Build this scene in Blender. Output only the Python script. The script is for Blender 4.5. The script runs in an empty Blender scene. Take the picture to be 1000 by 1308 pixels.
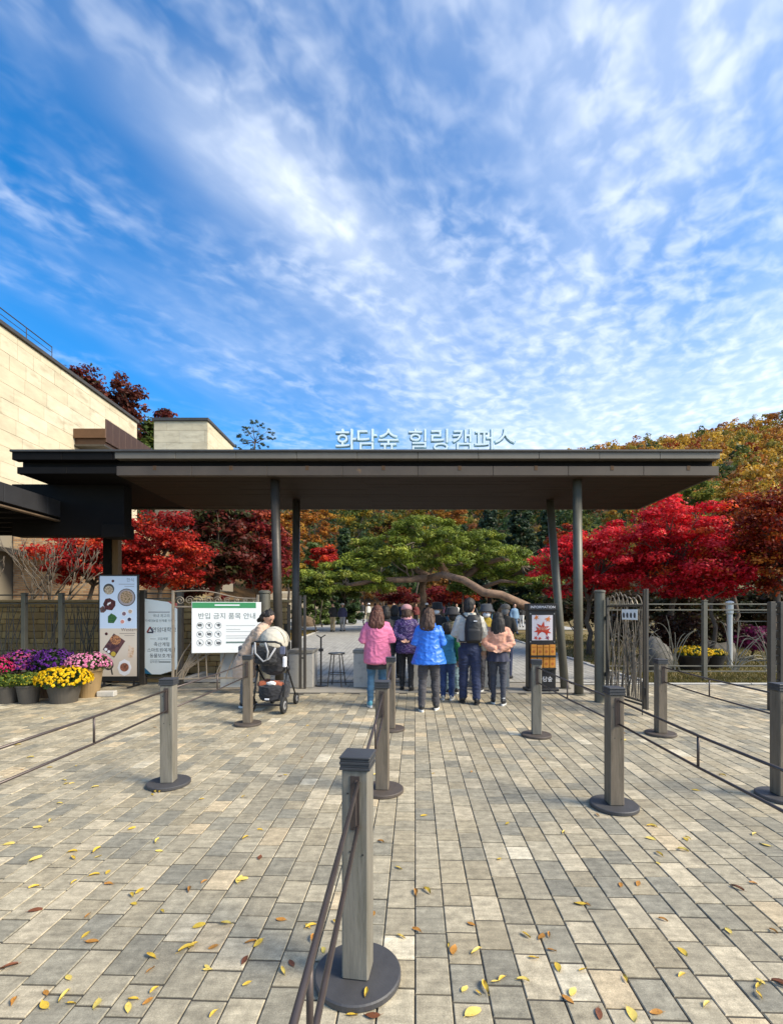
import bpy, math, random
import numpy as np
from mathutils import Vector, Matrix, noise as mnoise

RND = random.Random(11)
NR = np.random.default_rng(11)
sc = bpy.context.scene
C = sc.collection
rad = math.radians

# ------------------------------------------------------------------ camera
cam = bpy.data.cameras.new('camera')
cam.sensor_fit = 'HORIZONTAL'; cam.sensor_width = 36.0; cam.lens = 21.6
cam.shift_x = -0.010; cam.shift_y = 0.127
cam.clip_start = 0.05; cam.clip_end = 3000
camo = bpy.data.objects.new('camera', cam); C.objects.link(camo)
camo.location = (0, 0, 1.55); camo.rotation_euler = (rad(90), 0, 0)
sc.camera = camo

# ------------------------------------------------------------------ sun, sky, exposure
SUN_EL = rad(39)
SUN_H = Vector((0.93, -0.36, 0)).normalized()
to_sun = Vector((SUN_H.x * math.cos(SUN_EL), SUN_H.y * math.cos(SUN_EL), math.sin(SUN_EL)))
sl = bpy.data.lights.new('sun', 'SUN'); sl.energy = 3.7; sl.angle = rad(25); sl.color = (1.0, 0.90, 0.72)
so = bpy.data.objects.new('sun', sl); C.objects.link(so)
so.rotation_euler = (-to_sun).to_track_quat('-Z', 'Y').to_euler(); so.location = (20, -12, 30)

sc.view_settings.view_transform = 'Standard'; sc.view_settings.look = 'None'
sc.view_settings.exposure = 0.82; sc.view_settings.gamma = 1.0
sc.view_settings.use_curve_mapping = False


class NT:
    """tiny helper to write node graphs"""
    def __init__(s, nt):
        s.nt = nt
    def n(s, typ, ins=None, **props):
        nd = s.nt.nodes.new(typ)
        for k, v in props.items():
            setattr(nd, k, v)
        for k, v in (ins or {}).items():
            sock = nd.inputs[k]
            if isinstance(v, bpy.types.NodeSocket):
                s.nt.links.new(v, sock)
            else:
                sock.default_value = v
        return nd
    def math(s, op, a, b=0.0, clamp=False):
        return s.n('ShaderNodeMath', {0: a, 1: b}, operation=op, use_clamp=clamp).outputs[0]
    def vmath(s, op, a, b=(0, 0, 0)):
        return s.n('ShaderNodeVectorMath', {0: a, 1: b}, operation=op).outputs[0]
    def noise(s, vec, scale, detail=4, rough=0.55, dist=0.0, out=0):
        return s.n('ShaderNodeTexNoise', {'Vector': vec, 'Scale': scale, 'Detail': detail, 'Roughness': rough, 'Distortion': dist}).outputs[out]
    def mapr(s, v, a, b, c=0.0, d=1.0, smooth=True):
        nd = s.n('ShaderNodeMapRange', {'Value': v, 'From Min': a, 'From Max': b, 'To Min': c, 'To Max': d})
        nd.interpolation_type = 'SMOOTHSTEP' if smooth else 'LINEAR'
        return nd.outputs[0]
    def mix(s, f, a, b, typ='MIX'):
        nd = s.nt.nodes.new('ShaderNodeMix'); nd.data_type = 'RGBA'; nd.blend_type = typ
        for i, v in ((0, f), (6, a), (7, b)):
            if isinstance(v, bpy.types.NodeSocket):
                s.nt.links.new(v, nd.inputs[i])
            else:
                nd.inputs[i].default_value = v
        return nd.outputs[2]


world = bpy.data.worlds.new('World'); sc.world = world; world.use_nodes = True
wt = world.node_tree; wt.nodes.clear(); w = NT(wt)
sky = w.n('ShaderNodeTexSky', sky_type='NISHITA', sun_disc=False, sun_elevation=SUN_EL,
          sun_rotation=math.atan2(SUN_H.x, SUN_H.y), altitude=300, air_density=1.0, dust_density=0.15, ozone_density=3.0)
skyc = w.n('ShaderNodeHueSaturation', {'Color': sky.outputs[0], 'Saturation': 1.38, 'Value': 1.0}).outputs[0]
dirv = w.n('ShaderNodeTexCoord').outputs['Generated']
sep = w.n('ShaderNodeSeparateXYZ', {0: dirv})
zc = w.math('MAXIMUM', sep.outputs[2], 0.06)
u = w.math('DIVIDE', sep.outputs[0], zc); v = w.math('DIVIDE', sep.outputs[1], zc)
uv = w.n('ShaderNodeCombineXYZ', {0: u, 1: v, 2: 0.0}).outputs[0]
warp = w.noise(uv, 0.9, 3, 0.5, 0, 1)
uvw = w.vmath('ADD', uv, w.vmath('MULTIPLY', w.vmath('SUBTRACT', warp, (0.5, 0.5, 0.5)), (0.22, 0.22, 0)))
def rs(vec, ang, sx_, sy_, off=(0, 0, 0)):
    r_ = w.n('ShaderNodeVectorRotate', {'Vector': vec, 'Angle': ang}, rotation_type='Z_AXIS').outputs[0]
    return w.vmath('ADD', w.vmath('MULTIPLY', r_, (sx_, sy_, 1.0)), off)
WIND = rad(-74)
veil = w.noise(rs(uvw, WIND, 0.55, 1.25, (3.1, 1.7, 0)), 1.2, 4, 0.5, 0.1)          # long soft veils
rip = w.noise(rs(uvw, rad(-50), 8.0, 9.5), 1.5, 3, 0.5, 0.25)                            # mackerel cells
band = w.noise(rs(uvw, rad(-50), 1.1, 2.6, (7, 2, 0)), 1.3, 4, 0.55, 0.3)           # where the cells gather
fib = w.noise(rs(uvw, rad(-52), 1.6, 6.5), 1.2, 5, 0.62, 0.5)
side = w.mapr(u, -1.15, 0.65)
cover = w.math('ADD', w.math('MULTIPLY', side, 0.36), w.math('ADD', w.math('MULTIPLY', w.math('SUBTRACT', veil, 0.5), 1.05), 0.09))
vm = w.mapr(cover, -0.05, 0.75)
rm = w.math('MULTIPLY', w.mapr(rip, 0.33, 0.80), w.mapr(w.math('ADD', band, w.math('MULTIPLY', side, 0.26)), 0.40, 0.85))
fm = w.math('MULTIPLY', w.mapr(fib, 0.40, 0.72), w.mapr(w.math('ADD', veil, w.math('MULTIPLY', side, 0.15)), 0.40, 0.70))
# one broad soft streak of cirrus
sx = rs(w.vmath('SUBTRACT', uvw, (-0.265, 1.10, 0)), rad(-44), 2.0, 5.2)
sd = w.n('ShaderNodeVectorMath', {0: sx}, operation='LENGTH').outputs['Value']
st = w.math('MULTIPLY', w.mapr(sd, 1.0, 0.0), w.mapr(fib, 0.2, 0.7, 0.75, 1.0))
low = w.mapr(sep.outputs[2], 0.50, 0.16, 0.0, 0.26)
den = w.math('ADD', w.math('MULTIPLY', vm, 0.44), w.math('ADD', w.math('MULTIPLY', rm, 0.40), w.math('MULTIPLY', fm, 0.03)))
den = w.math('ADD', w.math('ADD', den, w.math('MULTIPLY', st, 0.36)), w.math('MULTIPLY', low, side))
den = w.math('MINIMUM', den, 0.86)
skm = w.mix(den, skyc, (4.6, 4.9, 5.3, 1))
bg = w.n('ShaderNodeBackground', {'Color': skm, 'Strength': 0.15})
wo = w.n('ShaderNodeOutputWorld', {'Surface': bg.outputs[0]})

# ------------------------------------------------------------------ mesh helpers
class MB:
    def __init__(s):
        s.v = []; s.f = []; s.c = []
    def add(s, vs, fs, col=None):
        o = len(s.v); s.v += [tuple(p) for p in vs]; s.f += [tuple(i + o for i in f) for f in fs]
        if col is not None:
            s.c += [col] * len(vs)
        return s
    def box(s, x0, x1, y0, y1, z0, z1, col=None):
        vs = [(x0, y0, z0), (x1, y0, z0), (x1, y1, z0), (x0, y1, z0), (x0, y0, z1), (x1, y0, z1), (x1, y1, z1), (x0, y1, z1)]
        return s.add(vs, [(3, 2, 1, 0), (4, 5, 6, 7), (0, 1, 5, 4), (1, 2, 6, 5), (2, 3, 7, 6), (3, 0, 4, 7)], col)
    def bbox(s, x0, x1, y0, y1, z0, z1, b=0.005, col=None):
        """box with chamfered edges"""
        vs = []
        for (x, dx) in ((x0, b), (x1, -b)):
            for (y, dy) in ((y0, b), (y1, -b)):
                for (z, dz) in ((z0, b), (z1, -b)):
                    vs += [(x, y + dy, z + dz), (x + dx, y, z + dz), (x + dx, y + dy, z)]
        def i(a, bb, c, k): return (a * 4 + bb * 2 + c) * 3 + k
        F = []
        def q(*ids): F.append(ids)
        q(i(0,0,0,0), i(0,0,1,0), i(0,1,1,0), i(0,1,0,0)); q(i(1,0,0,0), i(1,1,0,0), i(1,1,1,0), i(1,0,1,0))
        q(i(0,0,0,1), i(1,0,0,1), i(1,0,1,1), i(0,0,1,1)); q(i(0,1,0,1), i(0,1,1,1), i(1,1,1,1), i(1,1,0,1))
        q(i(0,0,0,2), i(0,1,0,2), i(1,1,0,2), i(1,0,0,2)); q(i(0,0,1,2), i(1,0,1,2), i(1,1,1,2), i(0,1,1,2))
        for a in (0, 1):
            for bb in (0, 1):
                q(i(a,bb,0,0), i(a,bb,1,0), i(a,bb,1,1), i(a,bb,0,1))
                q(i(a,0,bb,0), i(a,1,bb,0), i(a,1,bb,2), i(a,0,bb,2))
                q(i(0,a,bb,1), i(1,a,bb,1), i(1,a,bb,2), i(0,a,bb,2))
                for c in (0, 1):
                    q(i(a,bb,c,0), i(a,bb,c,1), i(a,bb,c,2))
        return s.add(vs, F, col)
    def tube(s, pts, r, n=8, cap=True, col=None):
        pts = [Vector(p) for p in pts]; m = len(pts)
        rs = r if isinstance(r, (list, tuple)) else [r] * m
        vs = []; prev = None
        for i, p in enumerate(pts):
            t = (pts[min(i + 1, m - 1)] - pts[max(i - 1, 0)])
            t = t.normalized() if t.length > 1e-9 else Vector((0, 0, 1))
            if prev is None:
                a = t.cross(Vector((0, 0, 1)) if abs(t.z) < 0.9 else Vector((1, 0, 0))).normalized()
            else:
                a = (prev - t * prev.dot(t))
                a = a.normalized() if a.length > 1e-6 else t.orthogonal().normalized()
            prev = a; b = t.cross(a)
            for k in range(n):
                th = 2 * math.pi * k / n
                vs.append(p + (a * math.cos(th) + b * math.sin(th)) * rs[i])
        fs = [(i * n + k, i * n + (k + 1) % n, (i + 1) * n + (k + 1) % n, (i + 1) * n + k) for i in range(m - 1) for k in range(n)]
        if cap:
            fs += [tuple(range(n - 1, -1, -1)), tuple((m - 1) * n + k for k in range(n))]
        return s.add(vs, fs, col)
    def lathe(s, prof, c=(0, 0, 0), n=24, sx=1.0, sy=1.0, col=None):
        vs = []; m = len(prof)
        for (r, z) in prof:
            for k in range(n):
                th = 2 * math.pi * k / n
                vs.append((c[0] + r * sx * math.cos(th), c[1] + r * sy * math.sin(th), c[2] + z))
        fs = [(i * n + k, i * n + (k + 1) % n, (i + 1) * n + (k + 1) % n, (i + 1) * n + k) for i in range(m - 1) for k in range(n)]
        fs += [tuple(range(n - 1, -1, -1)), tuple((m - 1) * n + k for k in range(n))]
        return s.add(vs, fs, col)
    def ell(s, c, r, nu=12, nv=8, rot=None, col=None):
        vs = [(0, 0, -1)]
        for j in range(1, nv):
            ph = -math.pi / 2 + math.pi * j / nv
            for k in range(nu):
                th = 2 * math.pi * k / nu
                vs.append((math.cos(ph) * math.cos(th), math.cos(ph) * math.sin(th), math.sin(ph)))
        vs.append((0, 0, 1))
        out = []
        for p in vs:
            q = Vector((p[0] * r[0], p[1] * r[1], p[2] * r[2]))
            if rot is not None: q = rot @ q
            out.append(q + Vector(c))
        fs = [(0, 1 + (k + 1) % nu, 1 + k) for k in range(nu)]
        for j in range(nv - 2):
            for k in range(nu):
                a = 1 + j * nu
                fs.append((a + k, a + (k + 1) % nu, a + nu + (k + 1) % nu, a + nu + k))
        a = 1 + (nv - 2) * nu; e = len(vs) - 1
        fs += [(a + k, a + (k + 1) % nu, e) for k in range(nu)]
        return s.add(out, fs, col)
    def prism(s, poly, fn0, fn1, col=None):
        """extrude polygon: fn0/fn1 map (a,b) to 3-D for the two ends"""
        n = len(poly)
        vs = [fn0(*p) for p in poly] + [fn1(*p) for p in poly]
        fs = [tuple(range(n - 1, -1, -1)), tuple(range(n, 2 * n))] + [(k, (k + 1) % n, n + (k + 1) % n, n + k) for k in range(n)]
        return s.add(vs, fs, col)
    def xform(s, M):
        s.v = [tuple(M @ Vector(p)) for p in s.v]; return s


def setcol(me, cols):
    at = me.color_attributes.new('Col', 'FLOAT_COLOR', 'POINT')
    a = np.ones((len(me.vertices), 4), dtype=np.float32); a[:, :3] = np.asarray(cols, dtype=np.float32)[:, :3]
    at.data.foreach_set('color', a.ravel())


def mesh_of(mb, smooth=False):
    me = bpy.data.meshes.new('mesh'); me.from_pydata(mb.v, [], mb.f); me.update()
    if mb.c: setcol(me, mb.c)
    if smooth:
        me.polygons.foreach_set('use_smooth', [True] * len(me.polygons))
    return me


def link(name, me, mat=None, parent=None):
    me.name = name
    o = bpy.data.objects.new(name, me); C.objects.link(o)
    if mat is not None and not me.materials: me.materials.append(mat)
    if parent is not None: o.parent = parent
    return o


def part(name, mb, mat, parent=None, smooth=False):
    return link(name, mesh_of(mb, smooth), mat, parent)


def tag(o, label, cat, group=None, kind=None):
    if label: o['label'] = label
    if cat: o['category'] = cat
    if group: o['group'] = group
    if kind: o['kind'] = kind
    return o


def thing(name, label, cat, loc=(0, 0, 0), rz=0.0, group=None):
    o = bpy.data.objects.new(name, None); C.objects.link(o)
    o.location = loc; o.rotation_euler = (0, 0, rz); o.empty_display_size = 0.2
    return tag(o, label, cat, group)


def struct(name, mb, mat, parent=None, smooth=False):
    o = part(name, mb, mat, parent, smooth)
    if parent is None: o['kind'] = 'structure'
    return o


def np_mesh(name, V, F, cols, mat, parent=None, smooth=False):
    me = bpy.data.meshes.new(name); V = np.asarray(V, dtype=np.float32); F = np.asarray(F, dtype=np.int32)
    k = F.shape[1]
    me.vertices.add(len(V)); me.vertices.foreach_set('co', V.ravel())
    me.loops.add(F.size); me.loops.foreach_set('vertex_index', F.ravel())
    me.polygons.add(len(F)); me.polygons.foreach_set('loop_start', np.arange(0, F.size, k, dtype=np.int32))
    me.update(calc_edges=True); me.validate()
    if cols is not None: setcol(me, cols)
    if smooth: me.polygons.foreach_set('use_smooth', [True] * len(me.polygons))
    return link(name, me, mat, parent)


def at(px, py, Y):
    """point at depth Y seen at (px, py) of the 1000 x 1308 photograph"""
    return Vector(((px - 510) / 600 * Y, Y, 1.55 - (py - 781) / 600 * Y))

# ------------------------------------------------------------------ materials
MATS = {}


def M(name, color=(0.5, 0.5, 0.5), rough=0.6, metal=0.0, var=0.0, vs=6.0, bump=0.0, bs=40.0, attr=False, spec=0.5,
      stretch=None, var2=None, coat=0.0, sheen=0.0):
    if name in MATS: return MATS[name]
    m = bpy.data.materials.new(name); m.use_nodes = True; nt = m.node_tree; nt.nodes.clear(); g = NT(nt)
    co = g.n('ShaderNodeTexCoord').outputs['Object']
    if stretch: co = g.n('ShaderNodeMapping', {'Vector': co, 'Scale': stretch}).outputs[0]
    col = (*color, 1)
    if attr: col = g.n('ShaderNodeAttribute', attribute_name='Col').outputs[0]
    if var > 0:
        f = g.mapr(g.noise(co, vs, 6, 0.65), 0.25, 0.75, 1 - var, 1 + var, False)
        col = g.mix(1.0, col, g.n('ShaderNodeCombineXYZ', {0: f, 1: f, 2: f}).outputs[0], 'MULTIPLY')
    if var2:
        c2, sc2, lo, hi = var2
        col = g.mix(g.mapr(g.noise(co, sc2, 5, 0.6), lo, hi), col, (*c2, 1))
    b = g.n('ShaderNodeBsdfPrincipled', {'Base Color': col, 'Roughness': rough, 'Metallic': metal, 'Specular IOR Level': spec,
                                         'Coat Weight': coat, 'Sheen Weight': sheen})
    if bump > 0:
        bn = g.n('ShaderNodeBump', {'Height': g.noise(co, bs, 5, 0.6), 'Strength': 1.0, 'Distance': bump})
        nt.links.new(bn.outputs[0], b.inputs['Normal'])
    g.n('ShaderNodeOutputMaterial', {'Surface': b.outputs[0]})
    MATS[name] = m; return m


def leafmat(name, trans=0.4, rough=0.5, spec=0.25):
    if name in MATS: return MATS[name]
    m = bpy.data.materials.new(name); m.use_nodes = True; nt = m.node_tree; nt.nodes.clear(); g = NT(nt)
    col = g.n('ShaderNodeAttribute', attribute_name='Col').outputs[0]
    b = g.n('ShaderNodeBsdfPrincipled', {'Base Color': col, 'Roughness': rough, 'Specular IOR Level': spec})
    t = g.n('ShaderNodeBsdfTranslucent', {'Color': col})
    mx = g.n('ShaderNodeMixShader', {0: trans, 1: b.outputs[0], 2: t.outputs[0]})
    g.n('ShaderNodeOutputMaterial', {'Surface': mx.outputs[0]})
    MATS[name] = m; return m


STEEL = M('dark bronze steel', (0.075, 0.066, 0.056), 0.45, 0.35, 0.22, 5, 0.0006, 60)
STEELG = M('grey green steel', (0.125, 0.118, 0.092), 0.5, 0.15, 0.18, 4, 0.0004, 60)
IRON = M('weathered wrought iron', (0.25, 0.205, 0.155), 0.55, 0.30, 0.25, 9, 0.0008, 70)
BLACK = M('black paint', (0.016, 0.016, 0.018), 0.45, 0.0, 0.2, 8)
DARKP = M('charcoal paint', (0.045, 0.047, 0.052), 0.5, 0.0, 0.22, 9, 0.0006, 90)
RODM = M('brown rod paint', (0.085, 0.066, 0.060), 0.4, 0.4, 0.2, 12)
GRANITE = M('pale granite', (0.46, 0.44, 0.40), 0.7, 0, 0.12, 60, 0.0008, 120, var2=((0.30, 0.29, 0.27), 7, 0.55, 0.75))
WHITEP = M('white print', (0.82, 0.83, 0.82), 0.5, 0, 0.03, 3)
INK = M('dark ink', (0.06, 0.065, 0.07), 0.6)
CHROME = M('brushed metal', (0.45, 0.45, 0.45), 0.3, 0.9, 0.1, 20)


def text_mb(body, size, depth=0.0, align='CENTER', sx=1.0, offset=0.0):
    cu = bpy.data.curves.new('t', 'FONT'); cu.body = body; cu.size = size; cu.align_x = align; cu.extrude = depth / 2
    cu.resolution_u = 3; cu.offset = offset
    ob = bpy.data.objects.new('t', cu); C.objects.link(ob)
    dg = bpy.context.evaluated_depsgraph_get(); ev = ob.evaluated_get(dg); me = ev.to_mesh()
    mb = MB()
    mb.v = [(p.co.x * sx, -p.co.z, p.co.y) for p in me.vertices]
    mb.f = [tuple(p.vertices) for p in me.polygons]
    ev.to_mesh_clear(); bpy.data.objects.remove(ob); bpy.data.curves.remove(cu)
    return mb


def shift(mb, x, y, z):
    mb.v = [(p[0] + x, p[1] + y, p[2] + z) for p in mb.v]; return mb

# ================================================================== SETTING
def sstep(a, b, x):
    t = min(1.0, max(0.0, (x - a) / (b - a))); return t * t * (3 - 2 * t)


def gz(x, y):
    """height of the land"""
    z = 0.02 * max(0.0, min(y, 50.0) - 12.0)
    t = max(0.0, y - (58 - 0.10 * max(0.0, x)))
    if t > 0:
        tt = min(t, 150.0)
        z += tt * tt / (tt + 15) * 0.40 * max(0.86, 0.835 + 0.0029 * min(x, 210)) - max(0.0, t - 160) * 0.25
        z += 2.5 * sstep(0, 60, t) * mnoise.noise(Vector((x * 0.013, y * 0.02, 3.3))) * 1.6
    l = max(0.0, -x - 17) * sstep(20, 40, y)
    z += min(l, 30) * 0.45
    r = max(0.0, x - 14) * sstep(16, 34, y)
    z += min(r, 30) * 0.22
    return z


# ---- land
def grid_mesh(name, xs, ys, zf, mat, kind='structure'):
    V = np.array([(x, y, zf(x, y)) for y in ys for x in xs], dtype=np.float32)
    nx = len(xs); ny = len(ys)
    i = np.arange(nx - 1)[None, :] + np.arange(ny - 1)[:, None] * nx
    F = np.stack([i, i + 1, i + 1 + nx, i + nx], -1).reshape(-1, 4)
    o = np_mesh(name, V, F, None, mat, None, True); o['kind'] = kind
    return o


SOIL = M('dry autumn ground', (0.20, 0.145, 0.055), 0.9, 0, 0.35, 3.0, 0.01, 25, var2=((0.12, 0.10, 0.035), 0.7, 0.45, 0.65))
LITTER = M('leaf litter', (0.12, 0.065, 0.022), 0.95, 0, 0.4, 0.8, 0.03, 6)
xs = list(np.linspace(-420, -40, 20)) + list(np.linspace(-34, 34, 35)) + list(np.linspace(40, 420, 20))
ys = [-400, -200, -100, -50, -20, 0, 6, 10.2] + list(np.linspace(12, 56, 23))
grid_mesh('ground', xs, ys, lambda x, y: gz(x, y) - (0.08 if y < 10.3 else 0.03), SOIL)
xs2 = np.linspace(-420, 420, 106); ys2 = list(np.linspace(56, 230, 45)) + [260, 320, 420]
grid_mesh('hill', xs2, ys2, lambda x, y: gz(x, y) - 0.03, LITTER)

# ---- paving of the forecourt: sand bed, pavers in straight lanes
sand = M('joint sand', (0.062, 0.055, 0.044), 0.95, 0, 0.3, 30, 0.002, 200)
bed = MB(); bed.prism([(-14, -6), (14, -6), (14, 9.99), (3.68, 9.99), (3.68, 8.97), (-2.62, 8.97), (-2.62, 10.3), (-14, 10.3)], lambda a, b: (a, b, -0.06), lambda a, b: (a, b, -0.0065))
pavement = struct('pavement', bed, sand)


def paver_mat():
    m = bpy.data.materials.new('paver'); m.use_nodes = True; nt = m.node_tree; nt.nodes.clear(); g = NT(nt)
    col = g.n('ShaderNodeAttribute', attribute_name='Col').outputs[0]
    co = g.n('ShaderNodeTexCoord').outputs['Object']
    fine = g.mapr(g.noise(co, 190, 3, 0.7), 0.3, 0.7, 0.74, 1.24, False)
    mid = g.mapr(g.noise(co, 17, 5, 0.7), 0.3, 0.7, 0.68, 1.28, False)
    band = g.n('ShaderNodeMapping', {'Vector': co, 'Scale': (5, 34, 1)}).outputs[0]
    strk = g.mapr(g.noise(band, 1.0, 4, 0.6), 0.3, 0.7, 0.80, 1.18, False)
    f = g.math('MULTIPLY', g.math('MULTIPLY', fine, mid), strk)
    col = g.mix(1.0, col, g.n('ShaderNodeCombineXYZ', {0: f, 1: f, 2: f}).outputs[0], 'MULTIPLY')
    col = g.mix(g.mapr(g.noise(co, 1.3, 5, 0.6), 0.55, 0.72, 0.0, 0.35), col, (0.13, 0.125, 0.10, 1))
    col = g.mix(g.mapr(g.noise(co, 46, 2, 0.5), 0.70, 0.78, 0.0, 0.35), col, (0.07, 0.065, 0.055, 1))
    b = g.n('ShaderNodeBsdfPrincipled', {'Base Color': col, 'Roughness': 0.78, 'Specular IOR Level': 0.35})
    bn = g.n('ShaderNodeBump', {'Height': g.noise(co, 150, 4, 0.7), 'Strength': 0.8, 'Distance': 0.0018})
    nt.links.new(bn.outputs[0], b.inputs['Normal'])
    g.n('ShaderNodeOutputMaterial', {'Surface': b.outputs[0]})
    return m


PAVER = paver_mat()
PW = 0.1486; TH = rad(-1.9); ct, st_ = math.cos(TH), math.sin(TH)
PCOL = [((c_[0] * 1.12, c_[1] * 1.10, c_[2] * 1.04), w_) for c_, w_ in [((0.330, 0.290, 0.215), 5), ((0.290, 0.258, 0.195), 5), ((0.365, 0.322, 0.240), 4), ((0.250, 0.230, 0.182), 4),
        ((0.315, 0.272, 0.195), 4), ((0.420, 0.365, 0.270), 2.4), ((0.222, 0.208, 0.170), 1.4), ((0.46, 0.375, 0.255), 1), ((0.50, 0.45, 0.35), 0.5)]]
PTOT = sum(p[1] for p in PCOL)


def pick_paver():
    r = RND.random() * PTOT
    for c, wgt in PCOL:
        r -= wgt
        if r <= 0: break
    k = RND.uniform(0.9, 1.1); return (c[0] * k, c[1] * k, c[2] * k)


def paver_geo(u0, u1, v0, v1, dz, tl, tw, b=0.0035):
    def w_(uu, vv, z): return (uu * ct - vv * st_, uu * st_ + vv * ct, z)
    zz = lambda uu, vv: dz + (uu - (u0 + u1) / 2) * tl + (vv - (v0 + v1) / 2) * tw
    q = [(u0, v0), (u1, v0), (u1, v1), (u0, v1)]
    qi = [(u0 + b, v0 + b), (u1 - b, v0 + b), (u1 - b, v1 - b), (u0 + b, v1 - b)]
    vs = [w_(a, c, zz(a, c)) for a, c in qi] + [w_(a, c, zz(a, c) - b) for a, c in q] + [w_(a, c, -0.03) for a, c in q]
    fs = [(0, 1, 2, 3)]
    for k in range(4):
        l = (k + 1) % 4
        fs += [(4 + k, 4 + l, l, k), (8 + k, 8 + l, 4 + l, 4 + k)]
    return vs, fs


lanes = []
for c in range(-84, 88):
    vv = -0.6 + RND.uniform(-0.2, 0.2)
    prevl = 0
    while vv < 10.9:
        L = RND.choice([0.158, 0.158, 0.205, 0.205, 0.205, 0.252])
        lanes.append((c * PW, (c + 1) * PW, vv, vv + L)); vv += L
near = []; rest = MB()
for (u0, u1, v0, v1) in lanes:
    uc, vc = (u0 + u1) / 2, (v0 + v1) / 2
    X = uc * ct - vc * st_; Y = uc * st_ + vc * ct
    if Y > (9.87 if X > 3.76 else (10.18 if X < -2.70 else 8.83)) or Y < 0.35 or abs(X) > 0.92 * Y + 1.6 or X > 11.5: continue
    g_ = 0.0026 + RND.uniform(0, 0.001); gv = g_ + 0.0022
    geo = paver_geo(u0 + g_, u1 - g_, v0 + gv, v1 - gv, RND.uniform(-0.0018, 0.0018), RND.uniform(-0.008, 0.008), RND.uniform(-0.008, 0.008))
    px = 510 + X / Y * 600; py = 781 + 930 / Y
    area = (v1 - v0) / Y ** 3
    inview = -10 < px < 1010 and py < 1330
    near.append((area if inview else 0, geo, pick_paver()))
near.sort(key=lambda t: -t[0])
for k, (a, geo, col) in enumerate(near):
    if k < 300:
        mb = MB(); mb.add(*geo, col); part('paver', mb, PAVER, pavement)
    else:
        rest.add(*geo, col)
o = part('paver_field', rest, PAVER, pavement); o['kind'] = 'stuff'

# ---- granite threshold under the roof and the path beyond
ths = thing('threshold', None, None); ths['kind'] = 'structure'
SLAB = M('threshold granite', (0.33, 0.30, 0.25), 0.75, 0, 0.14, 40, 0.0008, 150, var2=((0.22, 0.21, 0.18), 2.0, 0.5, 0.7))
x = -2.61
while x < 3.6:
    wd = 0.784
    for (ya, yb) in ((8.985, 9.59), (9.598, 10.19)):
        mb = MB(); mb.bbox(x + 0.003, x + wd - 0.003, ya, yb, -0.05, RND.uniform(-0.0005, 0.002), 0.004); part('granite_slab', mb, SLAB, ths)
    x += wd


def setts_mat(name, base, sx, sy, mortar):
    m = bpy.data.materials.new(name); m.use_nodes = True; nt = m.node_tree; nt.nodes.clear(); g = NT(nt)
    co = g.n('ShaderNodeTexCoord').outputs['Object']
    br = g.n('ShaderNodeTexBrick', {'Vector': g.n('ShaderNodeMapping', {'Vector': co, 'Rotation': (0, 0, rad(90))}).outputs[0], 'Color1': (*[b * 1.12 for b in base], 1), 'Color2': (*[b * 0.85 for b in base], 1),
                                    'Mortar': (*mortar, 1), 'Scale': 1.0, 'Mortar Size': 0.006, 'Brick Width': sx, 'Row Height': sy, 'Bias': 0.0})
    f = g.mapr(g.noise(co, 3, 6, 0.65), 0.3, 0.7, 0.82, 1.18, False)
    col = g.mix(1.0, br.outputs[0], g.n('ShaderNodeCombineXYZ', {0: f, 1: f, 2: f}).outputs[0], 'MULTIPLY')
    b = g.n('ShaderNodeBsdfPrincipled', {'Base Color': col, 'Roughness': 0.8})
    bn = g.n('ShaderNodeBump', {'Height': br.outputs['Fac'], 'Strength': 0.6, 'Distance': 0.004}, invert=True)
    nt.links.new(bn.outputs[0], b.inputs['Normal'])
    g.n('ShaderNodeOutputMaterial', {'Surface': b.outputs[0]})
    return m


PATHM = setts_mat('far setts', (0.34, 0.325, 0.29), 0.2, 0.15, (0.07, 0.07, 0.06))
grid_mesh('path', np.linspace(-4.8, 5.3, 12), list(np.linspace(10.19, 30, 14)), lambda x, y: gz(x, y) + 0.012, PATHM)
ROADM = M('pale road', (0.40, 0.39, 0.36), 0.85, 0, 0.1, 2.5, 0.003, 40)
grid_mesh('road', np.linspace(-30, 12, 20), list(np.linspace(30.0, 49, 14)), lambda x, y: gz(x, y) + 0.016 + 0.0 * y, ROADM)
kerb = thing('kerb', None, None); kerb['kind'] = 'structure'
for sx_ in (-4.92, 5.30):
    for k in range(19):
        y0 = 10.3 + k; mb = MB(); z0 = gz(0, y0 + 0.5)
        mb.bbox(sx_, sx_ + 0.12, y0 + 0.006, y0 + 0.994, z0 - 0.1, z0 + 0.05, 0.012); part('kerb_stone', mb, GRANITE, kerb)
for k in range(10):
    x0 = 3.70 + k * 0.95; mb = MB(); mb.bbox(x0, x0 + 0.944, 10.0, 10.08, -0.08, 0.018, 0.01); part('kerb_stone', mb, GRANITE, kerb)
# lawn blades right and left of the path
def grass(name, n, fx, col0, col1, hh):
    pts = []
    while len(pts) < n:
        p = fx()
        if p: pts.append(p)
    P = np.array([(p[0], p[1], gz(*p) - 0.02) for p in pts]); n = len(P)
    a = NR.uniform(0, 6.28, n); h = NR.uniform(0.5, 1.2, n) * hh; wd = 0.007 + 0.0006 * P[:, 1]
    d = np.stack([np.cos(a), np.sin(a), np.zeros(n)], 1) * wd[:, None]
    lean = np.stack([NR.normal(0, 0.5, n) * h, NR.normal(0, 0.5, n) * h, h], 1)
    V = np.stack([P - d, P + d, P + lean], 1).reshape(-1, 3); F = np.arange(3 * n).reshape(n, 3)
    t = NR.random((n, 1)); c = np.array(col0) * (1 - t) + np.array(col1) * t
    o = np_mesh(name, V, F, np.repeat(c, 3, 0), leafmat('grass blade', 0.3)); o['kind'] = 'stuff'
    return o


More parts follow.
